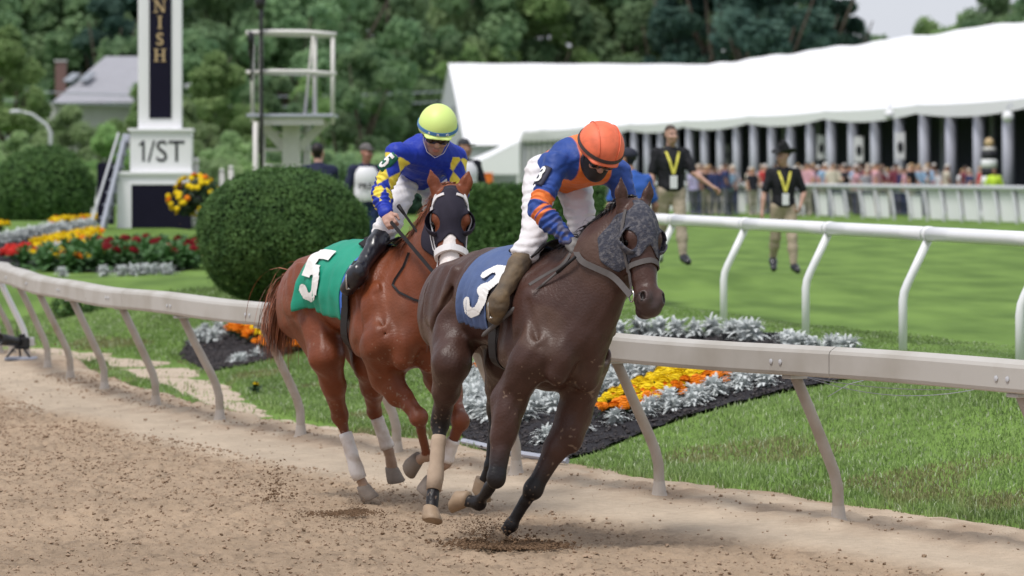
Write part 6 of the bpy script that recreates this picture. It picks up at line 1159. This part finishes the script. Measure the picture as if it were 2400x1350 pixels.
def bystanders():
    sk, dk = (.44, .26, .20), (.16, .085, .055)
    # man in black T-shirt, striding
    J, k, b = stand(1572, 293, 54.5, 1.86, 12, stride=.22, arms=(((.27, .10, 1.17), (.50, .26, .98)), ((-.25, .0, 1.15), (-.27, .14, .92))), look=25); r = empty('person', b, 'man in black T-shirt and khaki trousers with yellow lanyard beside the blue-shirted man', 'man'); Mh, h, T = build_person(r, J, dict(h=.014, k=k, skin=sk, hair=(.05, .03, .02), top=(.012, .012, .016), sleeve=.42, pant=(.36, .30, .23), hem=.05, wr=.006)); lanyard(r, J, T, h)
    # man with black cowboy hat
    J, k, b = stand(1836, 346, 60, 1.84, 8, stride=.2, arms=(((.30, .0, 1.14), (.22, .12, .95)), ((-.28, .02, 1.13), (-.33, .10, .87))), look=-55); r = empty('person', b, 'man in black cowboy hat, black T-shirt and khaki trousers on the turf', 'man'); Mh, h, T = build_person(r, J, dict(h=.014, k=k, skin=sk, hair=(.03, .02, .015), top=(.012, .012, .016), sleeve=.40, pant=(.38, .31, .23), hem=.05, wr=.006)); lanyard(r, J, T, h)
    hat = empty('cowboy_hat', h(0, 0, .1), parent=r); F = Field(h(0, 0, .1)-.3, h(0, 0, .1)+.3, .011); F.cone(h(0, -.03, .07), h(0, .01, .17), .095, .08, .03, (Mh[:, 0], .85)); F.cone(h(0, -.1, .20), h(0, .08, .20), .028, .028, .03, op='s'); F.ell(h(0, -.01, .06), (.17, .21, .014), Mh, .02); v, f = F.mesh(); q = (v-h(0, 0, .06))@Mh; e = np.clip(np.abs(q[:, 0])-.085, 0, 1); v = v+np.outer(e*.75*(q[:, 2] < .06), Mh[:, 2]); obj('hat_felt', v, f, 'felt_black', hat, True)
    # man in blue T-shirt turned away
    J, k, b = stand(1492, 350, 46.5, 1.74, 205, stride=.1, lean=.28, arms=(((.28, .06, 1.12), (.26, .25, .95)), ((-.30, .05, 1.12), (-.30, .2, .93))), look=230); r = empty('person', b, 'man in royal blue T-shirt and dark cap bending behind the orange-helmeted jockey', 'man'); Mh, h, T = build_person(r, J, dict(h=.013, k=k*1.06, skin=(.34, .18, .12), hair=(.012, .01, .01), top=(.03, .095, .36), sleeve=.36, pant=(.02, .022, .035), hem=.06, wr=.008)); cap_on(r, h, Mh, (.012, .014, .03))
    # two men behind the bush
    J, k, b = stand(750, 337, 58, 1.88, 200, lean=.1, look=165, arms=((.05, .1, .1), (.05, .1, .1))); r = empty('person', b, 'man in dark navy jacket seen from behind above the round bush', 'man'); Mh, h, T = build_person(r, J, dict(h=.016, k=k*1.1, skin=sk, hair=(.015, .01, .01), top=(.012, .016, .045), sleeve=1., pant=(.03, .03, .05), hem=.1)); cap_on(r, h, Mh, (.012, .010, .016), peak=False)
    J, k, b = stand(858, 337, 60, 1.88, 10, look=40, arms=((.05, .1, .0), (.05, .05, .0))); r = empty('person', b, 'man in grey cap and white bib behind the round bush by the jockey', 'man'); Mh, h, T = build_person(r, J, dict(h=.015, k=k, skin=(.36, .17, .13), hair=(.08, .08, .08), top=(.015, .02, .05), sleeve=1., pant=(.02, .035, .10), hem=.06)); cap_on(r, h, Mh, (.11, .10, .10))
    def bib(J, T, r, k, txt):
        F = Field(J['pel']-.35, J['neck']+.35, .014); lat = T[:, 0]; F.ell(J['pel']+(J['neck']-J['pel'])*.65, (.20*k, .155*k, .22*k), T, .05); F.ell(J['pel']+(J['neck']-J['pel'])*.2, (.195*k, .155*k, .2*k), T, .05); F.cone(J['shR']*.55+J['shL']*.45, J['shL']*.55+J['shR']*.45, .09, .09, .04); [F.cut(J['pel']+lat*s_*.17*k, lat*s_) for s_ in (-1, 1)]; F.cut(J['neck']+V3(0, 0, -.01), (0, 0, 1)); F.cut(J['pel']+V3(0, 0, -.05), (0, 0, -1)); v, f = F.mesh(); o = obj('bib', v, f, 'card', r, True)
        if txt: tv, tf = text_mesh(txt, .13, .002, .003); c = J['pel']*.5+J['neck']*.5+V3(.0, -.19, -.04); obj('bib_lettering', c+np.stack([tv[:, 0], -tv[:, 2]*1, tv[:, 1]], -1), tf, 'letter_black', o, False)
    bib(J, T, r, k, 'PRE')
    J, k, b = stand(1088, 325, 63.5, 2.0, 20, look=60); r = empty('person', b, 'person in dark cap and pale vest half hidden behind the yellow-helmeted jockey', 'man'); Mh, h, T = build_person(r, J, dict(h=.016, k=k, skin=(.36, .2, .14), hair=(.05, .05, .05), top=(.02, .02, .03), sleeve=1., pant=(.03, .03, .04), hem=.06)); cap_on(r, h, Mh, (.03, .032, .04)); bib(J, T, r, k, None)
bystanders()
def crowd():
    g = random.Random(5); cols = [('white', (.66, .66, .70)), ('pink', (.60, .33, .38)), ('red', (.50, .05, .05)), ('navy', (.03, .04, .12)), ('grey', (.3, .3, .34)), ('sky blue', (.28, .42, .60)), ('cream', (.62, .56, .46)), ('maroon', (.18, .04, .06)), ('lilac', (.42, .38, .58)), ('black', (.02, .02, .03))]
    protos = []
    for i in range(3):
        J, k, b = stand(2000, 385, 140, 1.72, -10+20*i, arms=(((.26, .1, 1.15), (.2, .25, 1.2-.12*i)), ((-.25, .05, 1.12), (-.24, .15, .95)))); F = Field(b+V3(-.5, -.5, -.05), b+V3(.5, .5, 1.9), .03); 
        F.ell(J['pel'], (.17, .13, .14), k=.06); F.cone(J['pel'], J['neck'], .13, .13, .06, (V3(1, 0, 0), 1.3)); F.cone(J['neck'], J['head'], .06, .055, .03); F.ell(J['head']+V3(0, 0, .02), (.085, .1, .12), k=.02); F.cone(J['shL'], J['shR'], .07, .07, .05)
        for s_ in 'LR': F.chain([J['sh'+s_], J['el'+s_], J['wr'+s_]], [.06, .048, .04], .03); F.chain([J['hip'+s_], J['kn'+s_], J['an'+s_]], [.1, .07, .05], .04); F.cone(J['an'+s_], J['toe'+s_], .05, .04, .03)
        v, f = F.mesh(); z = v[:, 2]-b[2]; c = np.tile((.5, .5, .5), (len(v), 1)).astype(float); protos.append((v-b, f, z, i))
    meshes = {}
    for i, (v, f, z, _) in enumerate(protos):
        for cn, cc in cols:
            c = np.tile(np.array(cc), (len(v), 1)); c[z < .92] = [(.05, .06, .12), (.4, .36, .3), (.12, .12, .14)][i]; skin = (z > 1.47) | ((np.abs(v[:, 0]) > .2) & (z < 1.28) & (z > .8)); c[skin] = [(.45, .28, .21), (.40, .22, .15), (.2, .11, .08)][i]; c[(z > 1.60) & ((v[:, 1] > .0) | (z > 1.66))] = [(.05, .035, .025), (.6, .58, .55), (.02, .02, .02), (.32, .22, .11), (.55, .5, .42)][(i*3+len(cn)) % 5]; me = fastmesh('person', v, f, True, c); me.materials.append(MATS['cloth_any']); meshes[(i, cn)] = me
    for n in range(120):
        px = g.uniform(1625, 2190) if n < 108 else g.uniform(2190, 2395); Y = g.uniform(136, 152); i = g.randrange(3); cn = g.choices([c[0] for c in cols], [5, 4, 2, 3, 2, 2, 3, 2, 2, 2])[0]; p = at(px, 398, Y)
        if p[0] > EX(Y)-.4: p[0] = EX(Y)-g.uniform(.4, 1.5)
        o = bpy.data.objects.new('person', meshes[(i, cn)]); COL.objects.link(o); o.location = (p[0], Y, TZ); o.rotation_euler = (0, 0, g.uniform(-1.2, 1.2)); s_ = g.uniform(.9, 1.04); o.scale = (s_*1.05, s_*1.05, s_); tag(o, 'distant blurred spectator in a %s top in the crowd behind the far fence' % cn, 'spectator', 'spectators behind the far fence')
    p = at(2330, 400, 128); J, k, b = stand(2330, 392, 128, 1.62, 0); r = empty('person', b, 'steward in bright lime safety vest at the far fence on the right', 'steward'); build_person(r, J, dict(h=.03, k=k, skin=(.3, .16, .11), hair=(.02, .02, .02), top=(.55, .75, .06), sleeve=.5, pant=(.03, .03, .05)))
    c = at(2318, 440, 131)*V3(1, 1, 0)+V3(0, 0, TZ); r = empty('striped_post', c, 'fat black and white striped post with golden ball before the marquee', 'post')
    z = 0.
    for i in range(8):
        hgt = .27; MB().lathe(c+V3(0, 0, z), [(.23, 0), (.255, .02), (.255, hgt-.02), (.23, hgt)], 20).build('stripe', 'letter_black' if i % 2 else 'white_paint', r, True); z += hgt
    MB().lathe(c+V3(0, 0, z), [(.2, 0), (.22, .08), (.1, .12)], 16).build('collar', 'white_worn', r, True); MB().lathe(c+V3(0, 0, z+.26), [(.02, -.16), (.12, -.1), (.16, 0), (.12, .1), (.02, .16)], 16).build('ball', 'letter_gold', r, True)
crowd()

# ---------------------------------------------------------------- remote camera at the left rail, thrown dirt
def remote_camera():
    p = gh(45, 845); Y = p[1]; s_ = FPX/Y; r = empty('remote_camera', p, 'black remote camera with long lens on a ground plate at the left rail', 'camera')
    MB().box(p+V3(.02, 0, .02), (.34, .22, .035), bev=.01).build('ground_plate', 'steel_grey', r)
    for dx, dy in ((-.13, -.08), (.13, -.08), (0, .1)): MB().tube([p+V3(dx*.4, dy*.4, .13), p+V3(dx, dy, .03)], .012, 6).build('leg', 'black_plastic', r, True)
    MB().box(p+V3(.03, .02, .185), (.17, .09, .13), bev=.02).build('camera_body', 'black_plastic', r); MB().box(p+V3(.03, .02, .265), (.07, .06, .04), bev=.01).build('viewfinder', 'black_plastic', r)
    MB().lathe(p+V3(.0, -.02, .2), [(.045, 0), (.05, .06), (.055, .12), (.062, .2), (.066, .3), (.06, .3), (.055, .24)], 20, axis=nrm((-.55, -.7, .12))).build('lens', 'black_plastic', r, True); MB().box(p+V3(.13, .03, .2), (.06, .07, .1), bev=.01).build('receiver', 'white_worn', r); MB().tube([p+V3(-.02, .03, .25), p+V3(-.03, .03, .38)], .006, 6).build('antenna', 'black_plastic', r)
    q = gh(170, 742); r = empty('shrub', q, 'small dark shrub in the drain behind the left rail', 'plant'); v, f = leaf_cloud([q+V3(-.12, 0, .1), q+V3(.1, 0, .12), q+V3(.3, .1, .08)], [.2, .2, .15], 900, .03, 9); obj('foliage', v, f, 'topiary_leaf', r, False); MB().tube([q-V3(0, 0, .05), q+V3(0, 0, .1)], .012, 5).build('stem', 'bark', r)
remote_camera()
def clod_mesh(P, rad, seed):
    g = np.random.RandomState(seed); n = len(P); base = np.array([(1, 0, 0), (-1, 0, 0), (0, 1, 0), (0, -1, 0), (0, 0, 1), (0, 0, -1)], float); tri = np.array([(4, 0, 2), (4, 2, 1), (4, 1, 3), (4, 3, 0), (5, 2, 0), (5, 1, 2), (5, 3, 1), (5, 0, 3)])
    Q = np.linalg.qr(g.normal(size=(n, 3, 3)))[0]; sc = (.55+.9*g.rand(n, 6, 1)); v = np.einsum('nij,kj->nki', Q, base)*sc*rad[:, None, None]*np.array((1.15, 1.15, .8))+P[:, None]; return v.reshape(-1, 3), (np.arange(n)[:, None, None]*6+tri[None]).reshape(-1, 3)
mk('mulch_chip', (.03, .026, .028), .9, .5, 40, spec=.25, col2=(.085, .075, .075), contrast=(.4, .7))
mk('clod_thrown', (.15, .095, .058), .95, .35, 14, spec=.1)
def dirt_bits():
    g = np.random.RandomState(21); n = 30000; Y = 20.4+g.rand(n)**1.25*21; X = -.13*Y-.2+g.rand(n)*(xr(Y)+.5-(-.13*Y-.2)); d = rd(X, Y); keep = (g.rand(n) < np.where(d < -.95, 1., np.where(d < -.2, .025, .25)))*(vnoise(X*1.1, Y*.7, 61)+.45*g.rand(n) > .42); X, Y = X[keep], Y[keep]; n = len(X); rad = .0025+.011*g.rand(n)**4+.0002*(Y-20); P = np.stack([X, Y, dirt_z(X, Y)+rad*.5], -1)
    m = g.rand(n) < .88; v, f = clod_mesh(P[m], rad[m], 1); obj('track_clods', v, f, 'clod', smooth=False, label='small loose dirt clods strewn over the harrowed track', cat='dirt', kind='stuff'); v, f = clod_mesh(P[~m], rad[~m]*1.15, 2); obj('dark_clods', v, f, 'clod_dark', smooth=False, label='darker damp dirt clods strewn over the harrowed track', cat='dirt', kind='stuff')
    P = []
    for poly in BEDS:
        a = np.array(poly); lo, hi = a.min(0), a.max(0); x = lo[0]+g.rand(16000)*(hi[0]-lo[0]); y = lo[1]+g.rand(16000)*(hi[1]-lo[1]); k = pip(poly, x, y); P.append(np.stack([x[k], y[k], lawn_z(x[k], y[k])+.028+.012*g.rand(k.sum())], -1))
    P = np.concatenate(P); v, f = clod_mesh(P, .006+.014*g.rand(len(P))**2, 9); obj('mulch_chips', v, f, 'mulch_chip', smooth=False, label='dark bark mulch chips covering the flower beds', cat='mulch', kind='stuff')
    def spray(name, label, blobs, seed, mat='clod_thrown'):
        g = np.random.RandomState(seed); P, r = [], []
        for (px, py, Y), (sx, sy, sd), n, (r0, r1) in blobs:
            c = at(px, py, Y); q = g.normal(size=(n, 3))*np.array((sx, sd, sy))+c; q[:, 2] = np.maximum(q[:, 2], .0+.004*g.rand(n)); P.append(q); r.append(r0+(r1-r0)*g.rand(n)**3)
        v, f = clod_mesh(np.concatenate(P), np.concatenate(r), seed); obj(name, v, f, mat, smooth=False, label=label, cat='dirt', kind='stuff')
    spray('thrown_dirt', 'burst of dirt thrown up around the bay front hoof', [((1185, 1290, 22.75), (.15, .032, .12), 3200, (.002, .013)), ((1140, 1250, 22.8), (.08, .055, .08), 1500, (.0015, .006)), ((1260, 1300, 22.6), (.12, .03, .1), 700, (.0015, .008)), ((1240, 1308, 22.6), (.10, .012, .10), 500, (.002, .010)), ((1110, 1240, 22.9), (.12, .05, .1), 160, (.001, .004))], 5)
    spray('thrown_dirt_behind', 'dirt spray hanging behind the galloping hooves', [((838, 1230, 25.), (.03, .08, .06), 1100, (.0015, .006)), ((800, 1275, 24.8), (.12, .03, .12), 1300, (.002, .008)), ((650, 1140, 26), (.07, .08, .2), 320, (.002, .010)), ((640, 1150, 26), (.03, .06, .2), 60, (.003, .012)), ((900, 1290, 24), (.25, .02, .2), 420, (.0015, .006)), ((500, 1000, 28), (.7, .3, 1.), 90, (.0015, .006)), ((300, 980, 29), (.8, .35, 1.), 70, (.0015, .007)), ((900, 850, 26), (.35, .25, .5), 80, (.001, .0035)), ((150, 560, 36), (.6, .35, 2.), 55, (.002, .007)), ((1080, 1120, 24), (.2, .15, .3), 90, (.001, .004))], 6)
dirt_bits()
